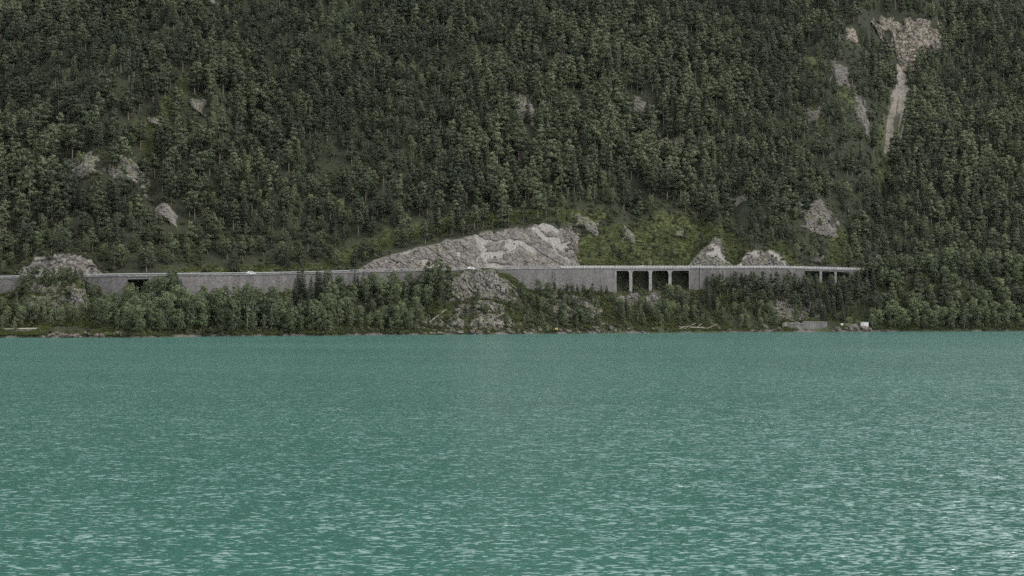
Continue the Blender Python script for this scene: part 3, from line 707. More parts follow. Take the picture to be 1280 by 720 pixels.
def make_spruce(k):
    Hh = 14.0; line = lean_line(Hh, rng.uniform(0, 0.25)); tr = MB().tube(line, [0.22, 0.19, 0.15, 0.11, 0.07, 0.02]); q = []
    wid = [2.3, 1.8, 2.7, 2.0, 2.5][k % 5]; nl = 17
    for i in range(nl):
        u = i / (nl - 1); z = Hh * (0.08 + 0.89 * u); rr = wid * (1 - u) ** 0.85 * rng.uniform(0.82, 1.1) + 0.18
        nb = max(3, int(8 * (1 - u) + 2)); a0 = rng.random() * 6.28
        for j in range(nb):
            if rng.random() < 0.08: continue
            a = a0 + 6.283 * j / nb + rng.normal() * 0.18; L = rr * rng.uniform(0.75, 1.15); t = at_h(line, z)
            tip = t + Vector((math.cos(a) * L, math.sin(a) * L, -0.30 * L))
            if j % 2 == 0: tr.tube([t, t.lerp(tip, 0.7)], [0.035, 0.012], 3)
            for f_ in (0.45, 0.85):
                c = t.lerp(tip, f_); w = 0.30 * L * (1.15 - 0.4 * f_) + 0.16
                q.append(leaves(c, (w, w, w * 0.35 + 0.08), int(9 + 9 * w), 0.27, 0.7, 0.55, 0.4))
    q.append(leaves((line[-1].x, line[-1].y, Hh - 0.7), (0.2, 0.2, 0.7), 16, 0.22))
    return tr.mesh('trunk', M['bark']), crown_mesh('crown', q, M['spruce']), Hh, wid
def make_broad(k):
    Hh = 11.0; line = lean_line(Hh * 0.8, rng.uniform(0.1, 0.7)); tr = MB().tube(line, [0.22, 0.19, 0.15, 0.12, 0.08, 0.04]); q = []
    wid = [3.3, 2.6, 3.8, 2.2, 3.0, 3.5, 1.9, 2.9][k % 8]; low = [0.10, 0.08, 0.14, 0.06, 0.2, 0.09, 0.08, 0.16][k % 8]
    n = 22
    for i in range(n):
        if rng.random() < 0.1: continue
        u = (i + rng.random()) / n; z = Hh * (low + (0.93 - low) * u)
        e = math.sqrt(max(0.05, 1 - ((u - 0.42) / 0.62) ** 2)); a = i * 2.4 + rng.normal() * 0.4; d = wid * e * rng.uniform(0.3, 1.12) * 0.78
        t = at_h(line, min(z - 0.8, Hh * 0.75)); c = Vector((t.x + math.cos(a) * d, t.y + math.sin(a) * d, z))
        tr.tube([at_h(line, max(0.6, z * 0.6)), t.lerp(c, 0.6), c], [0.08, 0.05, 0.02], 4)
        w = rng.uniform(0.75, 1.5) * wid / 3.0
        q.append(leaves(c, (w, w, w * rng.uniform(0.65, 0.9)), int(74 * w), 0.24, 0.5, 0.7, 0.62, 0.7))
    return tr.mesh('trunk', M['bark_pale'] if k % 3 == 1 else M['bark']), crown_mesh('crown', q, M['broad']), Hh, wid
def make_shrub(k):
    Hh = 2.6; tr = MB(); q = []
    for i in range(8):
        a = i * 2.4 + rng.normal() * 0.3; d = rng.uniform(0.2, 1.25); c = Vector((math.cos(a) * d, math.sin(a) * d, rng.uniform(0.6, 2.0) * (1 - 0.25 * d)))
        tr.tube([(0, 0, -0.4), c * 0.5, c], [0.05, 0.03, 0.015], 4); w = rng.uniform(0.5, 0.85)
        q.append(leaves(c, (w, w, w * 0.8), int(52 * w), 0.20, 0.5, 0.7))
    return tr.mesh('stem', M['bark']), crown_mesh('crown', q, M['shrub']), Hh, 1.5
PROTO = {'pine': [make_pine(k) for k in range(14)], 'spruce': [make_spruce(k) for k in range(5)], 'broad': [make_broad(k) for k in range(10)], 'shrub': [make_shrub(k) for k in range(5)]}
T = []        # kind, variant, px, Y, X, Z, scale, rot, tone, widen
def plant(kind, px, Y, h, tone, wide=1.0, var=None):
    pr = PROTO[kind]; v = int(rng.integers(len(pr))) if var is None else var
    sc = h / pr[v][2]
    T.append([kind, v, px, Y, (px - 640) / F * Y, 0.0, sc, rng.random() * 6.283, float(np.clip(tone, 0, 1)), wide])
# --- mountainside
def dens0(x, y): return fbm(x / 12, y / 12, 0, 3, 111)
def mountain_forest():
    sp = 6.0
    xs, ys = np.meshgrid(np.arange(-680, 700, sp), np.arange(470, 1250, sp * 1.05))
    xs = xs + rng.uniform(-0.5, 0.5, xs.shape) * sp * 0.95; ys = ys + rng.uniform(-0.5, 0.5, xs.shape) * sp * 0.95
    x, y = xs.ravel(), ys.ravel(); px = to_px(x, y)
    ok = (px > -130) & (px < 1430) & (y - road_y(px) > RW + 3.5); x, y, px = x[ok], y[ok], px[ok]
    z = H(px, y); py = to_py(y, z); t = y - road_y(px) - RW
    ok = (py > -42); x, y, px, z, py, t = [a[ok] for a in (x, y, px, z, py, t)]
    hc = cliff_h(px); oncut = (hc > 1.2) & (t < hc / 1.8 + 3)
    g = grassy(px, py, x, y); st = stony(px, py, x, y)
    hw = (px > tab(py, (18, 1074), (40, 1076), (84, 1108)) + 8 * dens0(x, y)) & (px < 1174) & (py > 25 + 6 * dens0(y, x)) & (py < tab(px, (1056, 46), (1095, 84), (1122, 98), (1150, 82), (1180, 58)))
    stand = fbm(x / 85, y / 110, 3, 3, 107); dens = fbm(x / 22, y / 26, 0, 3, 101); mixn = fbm(x / 30, y / 40, 7, 3, 103)
    for i in range(len(x)):
        if oncut[i] or st[i]: continue
        if hw[i]:
            if rng.random() < 0.16: plant('shrub', px[i], y[i], rng.uniform(2, 4), 0.3)
            continue
        if g[i]:
            if rng.random() < (0.62 if px[i] > 700 else 0.10): plant('shrub', px[i], y[i], rng.uniform(1.2, 3.4), rng.uniform(0.0, 0.6))
            elif rng.random() < (0.34 if px[i] > 990 else 0.55 if px[i] > 700 else 0.02): plant('pine', px[i], y[i], rng.uniform(4, 9.5), rng.uniform(0.0, 0.6))
            continue
        if dens[i] < -0.8 and rng.random() < 0.6:
            if rng.random() < 0.5: plant('shrub', px[i], y[i], rng.uniform(1.5, 3.5), rng.uniform(0, 0.6))
            continue
        if any(abs(px[i] - q[0]) < q[2] * 0.55 and -q[3] * 0.4 < py[i] - q[1] < q[3] * 0.5 + 24 for q in OUTS) and rng.random() < 0.8: continue
        for _ in range(2 if t[i] < 75 else 0):
            if rng.random() < 0.35: continue
            plant('shrub', px[i] + rng.normal() * 3, y[i] + rng.normal() * 2.5 + 1, rng.uniform(1.8, 4.5), rng.uniform(0, 0.5))
        right = px[i] > gully_px(y[i]); rib = (990 < px[i] < 1090) and py[i] < 215
        k = rng.random(); hs = 1 + 0.30 * float(np.clip(stand[i], -1, 1)); tone = 0.34 + 0.20 * mixn[i] + 0.34 * stand[i] + rng.normal() * 0.24 + (0.24 if right else 0) + (0.12 if rib else 0)  # trees right of the gully are toned paler: sunlit tops put into the colour
        low = t[i] < 38
        if 700 < px[i] < 960 and 255 < py[i] and rng.random() < 0.55:
            if rng.random() < 0.6: plant('shrub', px[i], y[i], rng.uniform(1.5, 3.6), rng.uniform(0, 0.7))
            continue
        if low and px[i] < 440 and k < 0.5: plant('broad', px[i], y[i], rng.uniform(5, 10), rng.uniform(0.0, 0.6), 1.05)
        elif mixn[i] > 0.42 and k < 0.5: plant('broad', px[i], y[i], rng.uniform(6, 12), rng.uniform(0.1, 0.9), 0.9)
        elif k < (0.11 if not right else 0.26) + (0.12 if rib else 0): plant('broad', px[i], y[i], rng.uniform(7, 12), rng.uniform(0.05, 0.8), 0.85)
        elif k > 0.93 - (0.04 if right else 0): plant('spruce', px[i], y[i], rng.uniform(11, 19) * hs, tone, 0.95)
        elif rib and rng.random() < 0.45: plant('shrub', px[i], y[i], rng.uniform(2, 4), rng.uniform(0.1, 0.8))
        else: plant('pine', px[i], y[i], rng.uniform(10, 20) * (0.78 if low else 1.0) * hs, tone)
mountain_forest()
# scrub at the foot and on the rims of the outcrops
for ox, oy, ow, oh in OUTS:
    for k in range(int(ow / 2.2)):
        a_ = ox + rng.uniform(-0.6, 0.6) * ow; b_ = oy + (0.55 if rng.random() < 0.6 else -0.5) * oh + rng.normal() * 0.12 * oh
        plant('shrub', a_, ground_at(a_, b_, float(road_y(a_)) + RW + 3), rng.uniform(1.4, 3.8), rng.uniform(0, 0.6))
for a_ in np.concatenate([rng.uniform(14, 134, 46), rng.uniform(856, 992, 70), rng.uniform(440, 726, 34)]):
    plant('shrub', a_, RY(a_) + 2.5 + float(cliff_h(a_)) / 1.8 + rng.uniform(-2.5, 3.5), rng.uniform(1.0, 2.8), rng.uniform(0, 0.7))
for a_ in np.concatenate([rng.uniform(22, 128, 14), rng.uniform(866, 908, 16), rng.uniform(924, 984, 22), rng.uniform(450, 720, 16)]):      # bushes rooted in the rock faces
    plant('shrub', a_, RY(a_) + 1.2 + rng.uniform(0.1, 1.0) * float(cliff_h(a_)) / 1.8, rng.uniform(0.9, 2.2), rng.uniform(0, 0.6))
# --- bank below the road: strips of (bearing, distance from the water, kind, number, height, tone)
def TOPLINE(px): return tab(px, (-60, 345), (0, 350), (20, 348), (34, 328), (120, 334), (131, 352), (135, 362), (158, 362), (160, 350), (184, 349), (190, 336), (220, 336), (226, 358), (300, 354), (330, 358), (366, 354), (372, 334), (410, 334), (420, 342), (520, 336), (532, 322), (558, 326), (566, 337), (636, 340), (645, 350), (662, 346), (690, 346), (700, 352), (765, 354), (770, 374), (828, 372), (836, 352), (858, 354), (864, 376), (878, 372), (886, 340), (984, 338), (1000, 342), (1010, 343), (1021, 343), (1023, 356), (1029, 356), (1032, 341), (1041, 341), (1043, 352), (1047, 352), (1050, 342), (1058, 347), (1066, 342), (1084, 330), (1100, 300), (1400, 300))
for a_ in (160.2, 162.6, 165.4, 168.2, 171.4):      # bushes that fill the little opening
    Y_ = float(road_y(a_)) - 1.6; plant('broad', a_, Y_, (HOR - rng.uniform(351, 356)) * Y_ / F + CAMZ - float(H(a_, Y_)), rng.uniform(0.6, 1.0), 0.6)
for _ in range(110):      # scrub and small trees on the rib left of the scree
    b_ = rng.uniform(60, 214); a_ = float(tab(b_, (60, 1074), (110, 1096), (214, 1086))) + rng.normal() * 10; Y_ = ground_at(a_, b_, 800)
    if stony(a_, b_, 0.0, 0.0): continue
    if rng.random() < 0.6: plant('shrub', a_, Y_, rng.uniform(1.6, 3.6), rng.uniform(0, 0.7))
    else: plant('broad' if rng.random() < 0.6 else 'pine', a_, Y_, rng.uniform(5, 9), rng.uniform(0.2, 0.8))
for _ in range(60):
    a_ = rng.uniform(771, 860); plant('shrub', a_, float(road_y(a_)) + rng.uniform(-1, 8), rng.uniform(1.5, 3.5), rng.uniform(0, 0.6))
for _ in range(14):
    a_ = rng.uniform(160, 184); plant('shrub', a_, float(road_y(a_)) + rng.uniform(0, 8), rng.uniform(2, 4), rng.uniform(0.4, 0.9))
def strip(kind, a, b, s0, s1, n, h0, h1, t0, t1, gap=3.2, wide=1.0):
    got = []; tries = 0
    while len(got) < n and tries < n * 30:
        tries += 1
        px = rng.uniform(a, b); Y = float(shore(px)) + rng.uniform(s0, s1)
        Y = min(Y, float(road_y(px)) - 1.2); X = (px - 640) / F * Y
        if any((X - q[0]) ** 2 + (Y - q[1]) ** 2 < gap * gap for q in got): continue
        hh = rng.uniform(h0, h1); room = CAMZ + (HOR - float(TOPLINE(px)) - rng.uniform(-3, 4)) * Y / F - float(H(px, Y))     # trees stay below the parts of the road one can see
        if room < hh:
            if room < 0.55 * h0: continue
            hh = room
        got.append((X, Y)); plant(kind, px, Y, hh, rng.uniform(t0, t1), wide)
BANK = [
    ('broad', -40, 30, 2, 20, 10, 6, 10, .3, .8), ('broad', 0, 118, 10.8, 17, 17, 6, 9, .35, .85, 3.4), ('shrub', -20, 125, 0.6, 3, 18, 1.2, 2.2, .0, .35, 2.0), ('shrub', 150, 530, 0.3, 2.5, 70, 1.8, 3.4, .0, .5, 2.0), ('shrub', 640, 850, 0.5, 2.6, 26, 1.3, 2.4, .0, .5, 2.0), ('shrub', 900, 975, 0.5, 2.6, 14, 1.4, 2.6, .0, .5, 2.0), ('shrub', 1092, 1300, 0.3, 3, 44, 1.8, 3.4, .0, .5, 2.2), ('broad', 159, 184, 28, 37, 7, 6.5, 10, .3, .8, 2.6), ('broad', 184, 224, 26, 38, 9, 12, 16, .0, .25, 3), ('shrub', -20, 135, 10, 34, 60, 1.5, 3.4, .0, .7, 2.2),
    ('broad', 20, 60, 27, 36, 8, 4.5, 7.5, .1, .5), ('broad', 55, 140, 28, 37, 18, 4, 6.5, .1, .5, 2.4), ('pine', 85, 140, 26, 36, 8, 5, 8, .1, .5, 2.5), ('pine', 18, 60, 26, 35, 5, 6, 9, .2, .5, 2.5),
    ('broad', 120, 175, 2, 24, 16, 9, 13, .2, .7, 3.6), ('broad', 170, 262, 1, 20, 28, 8, 16, .05, .7, 3.6), ('broad', 250, 366, 1, 26, 44, 7, 16, .05, .7, 3.6),
    ('spruce', 366, 410, 12, 34, 9, 12, 17, .0, .35, 3.4), ('broad', 340, 420, 1, 18, 18, 7.5, 12, .2, .75, 3.4), ('broad', 408, 524, 1, 30, 46, 6.5, 14.5, .05, .7, 3.4), ('spruce', 420, 520, 10, 34, 9, 9, 13, .0, .4, 3.4), ('spruce', 250, 366, 12, 34, 5, 9, 13, .0, .4, 3.4), ('spruce', 400, 470, 24, 38, 7, 10, 13, .0, .4, 3),
    ('pine', 515, 566, 18, 34, 11, 9, 13, .2, .6, 2.8), ('broad', 515, 560, 18, 36, 9, 7, 11, .2, .6, 3), ('shrub', 500, 660, 2, 20, 70, 1.3, 3.4, .0, .6, 1.8), ('broad', 545, 660, 4, 19, 12, 4, 6.5, .05, .6, 3), ('pine', 545, 600, 3, 18, 5, 4, 7, .1, .5, 3), ('broad', 470, 545, 1, 8, 8, 5, 8, .3, .8, 3.5),
    ('broad', 652, 690, 10, 30, 9, 6, 10, .1, .5, 3), ('shrub', 640, 770, 2, 36, 70, 1.5, 3.6, .05, .7, 2.0), ('pine', 688, 766, 22, 38, 15, 5, 8.5, .1, .6, 2.4), ('broad', 660, 770, 2, 24, 20, 5, 9, .1, .6, 3), ('spruce', 690, 740, 4, 26, 6, 8, 11, .1, .5, 3),
    ('broad', 765, 872, 4, 30, 34, 5.5, 10, .15, .7, 2.8), ('spruce', 770, 880, 8, 26, 9, 7, 11, .1, .5, 3), ('shrub', 765, 980, 2, 32, 60, 1.4, 3.2, .1, .8, 2.2), ('broad', 832, 862, 22, 33, 5, 7, 9.5, .4, .8, 2.6),
    ('pine', 876, 990, 18, 38, 34, 9, 13, .05, .5, 2.9), ('spruce', 880, 995, 14, 38, 16, 9, 13, .1, .5, 3), ('broad', 885, 975, 3, 18, 18, 6, 9.5, .3, .8, 3.2),
    ('pine', 985, 1090, 14, 38, 28, 9, 13, .05, .5, 3), ('spruce', 1000, 1095, 8, 38, 22, 10, 15, .05, .5, 3), ('spruce', 1030, 1060, 4, 14, 5, 10, 13, .1, .5, 3), ('broad', 990, 1045, 5, 16, 6, 4, 7, .3, .7, 3),
    ('pine', 1290, 1420, 6, 100, 60, 10, 16, .1, .6, 4.5), ('broad', -130, -20, 3, 34, 34, 6, 11, .2, .7, 3.8), ('broad', 1085, 1300, 1.5, 9, 40, 7.5, 14, .25, .95, 3.6, 1.2), ('broad', 1170, 1310, 10, 46, 22, 13, 18, .45, .95, 4.6, 1.2), ('broad', 1095, 1175, 3, 30, 9, 10, 14, .4, .9, 4.4, 1.2), ('pine', 1088, 1300, 9, 48, 56, 12, 18, .05, .55, 3.7), ('spruce', 1090, 1300, 10, 60, 22, 12, 17, .05, .45, 4), ('pine', 1110, 1310, 44, 105, 22, 9, 13, .1, .6, 4), ('broad', 1090, 1200, 50, 85, 14, 9, 13, .35, .9, 5), ('broad', 1125, 1310, 60, 112, 40, 9, 14, .45, 1.0, 4.5), ('broad', 1100, 1300, 10, 50, 22, 9, 14, .3, .8, 4.5), ('pine', 1006, 1075, 26, 38, 16, 9, 14, .05, .5, 2.6),
]
for q in BANK: strip(*q)
for px, s, h in ((492, 82, 13), (378, 30, 17), (400, 28, 16), (388, 22, 14)):      # single spruces that stand out
    plant('spruce', px, float(shore(px)) + s, h, 0.25)
# which trees show largest: nearer ones painted over farther ones
for t, z in zip(T, H(np.array([t[2] for t in T]), np.array([t[3] for t in T]))): t[5] = float(z) - 0.15
T.sort(key=lambda t: -t[3])
buf = np.full((440, 1280), -1, np.int32)
for i, (kind, v, px, Y, X, Z, sc, rot, tone, wide) in enumerate(T):
    _, _, ph, pr = PROTO[kind][v]; y1 = to_py(Y, Z + 0.2 * ph * sc); y0 = to_py(Y, Z + ph * sc); w = pr * sc * wide * F / Y * 0.85
    for yy in range(max(0, int(y0)), min(440, int(y1) + 1)):
        u = (yy - y0) / max(1, y1 - y0); ww = w * (min(1, 0.2 + u * 0.9) if kind == 'spruce' else math.sqrt(max(0.02, 1 - (2 * u - 1) ** 2)))
        a, b = int(round(px - ww)), int(round(px + ww)) + 1
        if b > 0 and a < 1280: buf[yy, max(0, a):min(1280, b)] = i
area = np.bincount(buf[buf >= 0].ravel(), minlength=len(T))
single = np.zeros(len(T), bool)
for kind, most in (('pine', 300), ('spruce', 220), ('broad', 300), ('shrub', 150)):
    ids = [i for i in range(len(T)) if T[i][0] == kind and area[i] >= 14]
    ids.sort(key=lambda i: -area[i])
    for i in ids[:most]: single[i] = True

# --- labels: which tree it is, by look and by the landmark beside it
def zone(px, tbl, last):
    for lim, w in tbl:
        if px < lim: return w
    return last
def below(px):
    return zone(px, ((22, 'below the leftmost guardrail'), (75, 'left below the rock dome'), (132, 'right below the rock dome'), (190, 'below the small bridge'), (250, 'right of the small bridge'), (300, 'left of the white car'),
        (345, 'under the white car'), (400, 'right of the white car'), (460, 'under the low cliff tip'), (535, 'left of the knoll'), (600, 'on the knoll\'s left half'), (655, 'on the knoll\'s right half'), (705, 'right of the knoll'), (768, 'left of the viaduct bays'),
        (813, 'under two left viaduct bays'), (866, 'under two right viaduct bays'), (915, 'right of the viaduct bays'), (960, 'left of the shore wall'), (1005, 'above the shore wall'), (1050, 'below the low viaduct'), (1092, 'behind the white hut'), (1140, 'right of the white hut'),
        (1190, 'below the distant scree'), (1235, 'near the right shore end')), 'at the right shore end')
def above(px):
    return zone(px, ((60, 'left above the rock dome'), (130, 'right above the rock dome'), (190, 'above the small bridge'), (250, 'right above the small bridge'), (300, 'left above the white car'), (350, 'above the white car'), (410, 'right above the white car'), (460, 'above the low cliff tip'),
        (520, 'over the long cliff\'s left'), (580, 'over the long cliff\'s middle'), (640, 'over the long cliff\'s right'), (700, 'over the long cliff\'s peak'), (768, 'left above the viaduct bays'), (813, 'above two left viaduct bays'), (866, 'above two right viaduct bays'), (916, 'above the narrow jagged crag'),
        (990, 'above the broad broken crag'), (1040, 'left above the low viaduct'), (1090, 'right above the low viaduct'), (1140, 'below the scree chute'), (1190, 'right of the scree chute'), (1235, 'near the slope\'s right edge')), 'at the slope\'s right edge')
ORD = 'first second third fourth fifth sixth seventh eighth ninth tenth eleventh twelfth'.split()
KN = {'pine': ('pine_tree', 'pine', 'tree', 'pines of the mountainside and bank'), 'spruce': ('spruce_tree', 'spruce', 'tree', 'spruces of the mountainside and bank'),
      'broad': ('broadleaf_tree', 'leafy tree', 'tree', 'broadleaf trees of the mountainside and bank'), 'shrub': ('shrub', 'shrub', 'shrub', 'shrubs of the banks and clearings')}
def tone_word(kind, t): return ('dark', 'green', 'pale')[0 if t < 0.27 else 1 if t < 0.55 else 2]
cells = {}
for i in np.nonzero(single)[0]:
    kind, v, px, Y = T[i][0], T[i][1], T[i][2], T[i][3]
    lo = Y - float(road_y(px)) < (0 if px < 1095 else 12)
    py = to_py(Y, T[i][5] + 0.6 * PROTO[kind][v][2] * T[i][6])
    if lo: band = 'by the water' if Y - float(shore(px)) < 9 else ('on the bank' if Y - float(road_y(px)) < -12 else 'on upper bank'); z = below(px)
    else: band = 'by the road' if py > 296 else 'low on the slope' if py > 240 else 'halfway up' if py > 150 else 'high up'; z = above(px)
    cells.setdefault((kind, tone_word(kind, T[i][8]), band, z), []).append((px, py, i))
LABEL = {}
for (kind, tw, band, z), L in cells.items():
    L.sort(key=lambda q: -q[1]); kn = KN[kind][1]
    rows = [L] if len(L) <= 4 else [L[k:k + 4] for k in range(0, len(L), 4)]
    for r_, row in enumerate(rows):
        row = sorted(row)
        for c_, (px, py, i) in enumerate(row):
            rank = f'{tw} {kn}' if len(row) == 1 else f'{ORD[c_]} {tw} {kn} from left'
            rw = '' if len(rows) == 1 else (', lowest row' if r_ == 0 else ', top row' if r_ == len(rows) - 1 else f', {ORD[r_]} row')
            LABEL[i] = f'{rank}{rw}, {band} {z}'
for i in np.nonzero(single)[0]:
    kind, v, px, Y, X, Z, sc, rot, tone, wide = T[i]
    nm, kn, cat, grp = KN[kind]
    r = root(nm, (X, Y, Z), LABEL[i], cat, grp, rot); r.scale = (sc * wide, sc * wide, sc)
    tm, cm = PROTO[kind][v][:2]
    link('stem' if kind == 'shrub' else 'trunk', tm, r)
    c = link('crown', cm, r); c['tone'] = tone

# --- the rest of the wood, the undergrowth and the meadow: one object each
def joined(tm, cm):
    nv = len(tm.vertices); a = np.empty(nv * 3, np.float32); tm.vertices.foreach_get('co', a); b = np.empty(len(cm.vertices) * 3, np.float32); cm.vertices.foreach_get('co', b)
    f = [tuple(p.vertices) for p in tm.polygons] + [tuple(i + nv for i in p.vertices) for p in cm.polygons]
    me = mesh('tree', np.concatenate([a, b]).reshape(-1, 3), f, [tm.materials[0], cm.materials[0]], [0] * len(tm.polygons) + [1] * len(cm.polygons))
    tn = np.array([p.normal[:] for p in tm.polygons for _ in range(p.loop_total)]).reshape(-1, 3)
    set_normals(me, np.concatenate([tn, CUSTOM[cm.name]])); return me
def scatter(name, protos, pts, var, sca, rot, tone):
    me = bpy.data.meshes.new(name); me.from_pydata([tuple(p) for p in pts], [], [])
    for nm, ty, a in (('variant', 'INT', var), ('size', 'FLOAT_VECTOR', sca), ('turn', 'FLOAT', rot), ('tone', 'FLOAT', tone)):
        at = me.attributes.new(nm, ty, 'POINT'); at.data.foreach_set('vector' if ty == 'FLOAT_VECTOR' else 'value', np.asarray(a, np.int32 if ty == 'INT' else np.float32).ravel())
    o = link(name, me); o['kind'] = 'stuff'
    ng = bpy.data.node_groups.new(name, 'GeometryNodeTree'); ng.interface.new_socket('Geometry', in_out='INPUT', socket_type='NodeSocketGeometry'); ng.interface.new_socket('Geometry', in_out='OUTPUT', socket_type='NodeSocketGeometry')
    gi, go = ng.nodes.new('NodeGroupInput'), ng.nodes.new('NodeGroupOutput'); jn = ng.nodes.new('GeometryNodeJoinGeometry'); L = ng.links.new
    def na(nm, ty):
        n = ng.nodes.new('GeometryNodeInputNamedAttribute'); n.data_type = ty; n.inputs[0].default_value = nm; return n.outputs[0]
    va, sz, tn = na('variant', 'INT'), na('size', 'FLOAT_VECTOR'), na('turn', 'FLOAT')
    cx = ng.nodes.new('ShaderNodeCombineXYZ'); L(tn, cx.inputs[2]); er = ng.nodes.new('FunctionNodeEulerToRotation'); L(cx.outputs[0], er.inputs[0])
    for k, p in enumerate(protos):
        po = bpy.data.objects.new('scatter_source', p)
        oi = ng.nodes.new('GeometryNodeObjectInfo'); oi.inputs['Object'].default_value = po; oi.inputs['As Instance'].default_value = True; oi.transform_space = 'ORIGINAL'
        cmp = ng.nodes.new('FunctionNodeCompare'); cmp.data_type = 'INT'; cmp.operation = 'EQUAL'; L(va, cmp.inputs[2]); cmp.inputs[3].default_value = k
        ip = ng.nodes.new('GeometryNodeInstanceOnPoints'); L(gi.outputs[0], ip.inputs['Points']); L(cmp.outputs[0], ip.inputs['Selection']); L(oi.outputs['Geometry'], ip.inputs['Instance'])
        L(er.outputs[0], ip.inputs['Rotation']); L(sz, ip.inputs['Scale']); L(ip.outputs[0], jn.inputs[0])
    L(jn.outputs[0], go.inputs[0]); md = o.modifiers.new('scatter', 'NODES'); md.node_group = ng
    return o
base = {}; protos = []
for kind in PROTO:
    base[kind] = len(protos); protos += [joined(a, b) for a, b, _, _ in PROTO[kind]]
rest = [t for i, t in enumerate(T) if not single[i]]
scatter('forest', protos, [(t[4], t[3], t[5]) for t in rest], [base[t[0]] + t[1] for t in rest], [(t[6] * t[9], t[6] * t[9], t[6]) for t in rest], [t[7] for t in rest], [t[8] for t in rest])
def tuft(k):
    n = 26; q = []
    for i in range(n):
        a, r_, h = rng.random() * 6.28, rng.random() * 0.8, rng.uniform(0.2, 0.5); d = Vector((math.cos(a), math.sin(a), 0)); b = d * r_; w = Vector((-d.y, d.x, 0)) * 0.07; tip = b + d * rng.uniform(0.05, 0.4) + Vector((0, 0, h))
        q.append([b - w, b + w, tip + w * 0.4, tip - w * 0.4])
    return mesh('tuft', np.array(q).reshape(-1, 3), np.arange(n * 4).reshape(-1, 4), M['grassblade'])
def ground_cover():
    n = 240000
    px = rng.uniform(-20, 1300, n); s = 1 + 330 * rng.random(n) ** 1.5; Y = shore(px) + s; X = (px - 640) / F * Y; Z = H(px, Y); py = to_py(Y, Z); t = Y - road_y(px)
    g = grassy(px, py, X, Y) & (t > RW + 1.5); hc = cliff_h(px)
    keep = (g | ((t < -1.5) & (fbm(X / 9, Y / 7, 0, 3, 141) > -0.1))) & ~((hc > 1.2) & (t > RW - 1) & (t < RW + hc / 1.8 + 1)) & ~stony(px, py, X, Y)
    idx = np.nonzero(keep)[0][:48000]
    tn = np.clip(0.45 + 0.5 * fbm(X / 7, Y / 7, 0, 3, 143) + rng.normal(size=n) * 0.12, 0, 1)
    sc = rng.uniform(0.7, 1.6, n)
    scatter('grass', [tuft(k) for k in range(4)], np.stack([X, Y, Z], 1)[idx], rng.integers(0, 4, n)[idx], np.repeat(sc[idx][:, None], 3, 1), rng.random(n)[idx] * 6.28, tn[idx])
    n = 95000
    px = rng.uniform(-20, 1300, n); s = 1.2 + 480 * rng.random(n) ** 1.25; Y = shore(px) + s; X = (px - 640) / F * Y; Z = H(px, Y); py = to_py(Y, Z); t = Y - road_y(px); hc = cliff_h(px)
    d = fbm(X / 13, Y / 11, 0, 3, 151)
    k1 = (t < -1.5) & (d > -0.35); k2 = (t > RW + 2) & (~grassy(px, py, X, Y) | ((px > 700) & (d > 0.2))) & ((d > 0.05) | (fbm(X / 22, Y / 26, 0, 3, 101) < -0.3)) & (py > -20)
    crag = (px > 550) & (px < 642) & (s > 20) & (t < 0)
    keep = (k1 & ~crag | k2) & ~((hc > 1.2) & (t > 0) & (t < RW + hc / 1.8 + 2)) & ~stony(px, py, X, Y) & ~((px > 1056) & (px < 1180) & (py > 14) & (py < 92))
    keep &= ~((px > 975) & (px < 1090) & (s < 6)) & ~((px < 125) & (s < 8)) & ~((px > 845) & (px < 905) & (s < 6))
    idx = np.nonzero(keep)[0][:30000]
    sc = rng.uniform(0.25, 0.8, n); tn = np.clip(0.3 + 0.45 * fbm(X / 8, Y / 8, 3, 3, 153) + rng.normal(size=n) * 0.15, 0, 1)
    scatter('undergrowth', [joined(*PROTO['shrub'][k][:2]) for k in range(5)], np.stack([X, Y, Z], 1)[idx], rng.integers(0, 5, n)[idx], np.stack([sc, sc, sc * 0.85], 1)[idx], rng.random(n)[idx] * 6.28, tn[idx])
ground_cover()


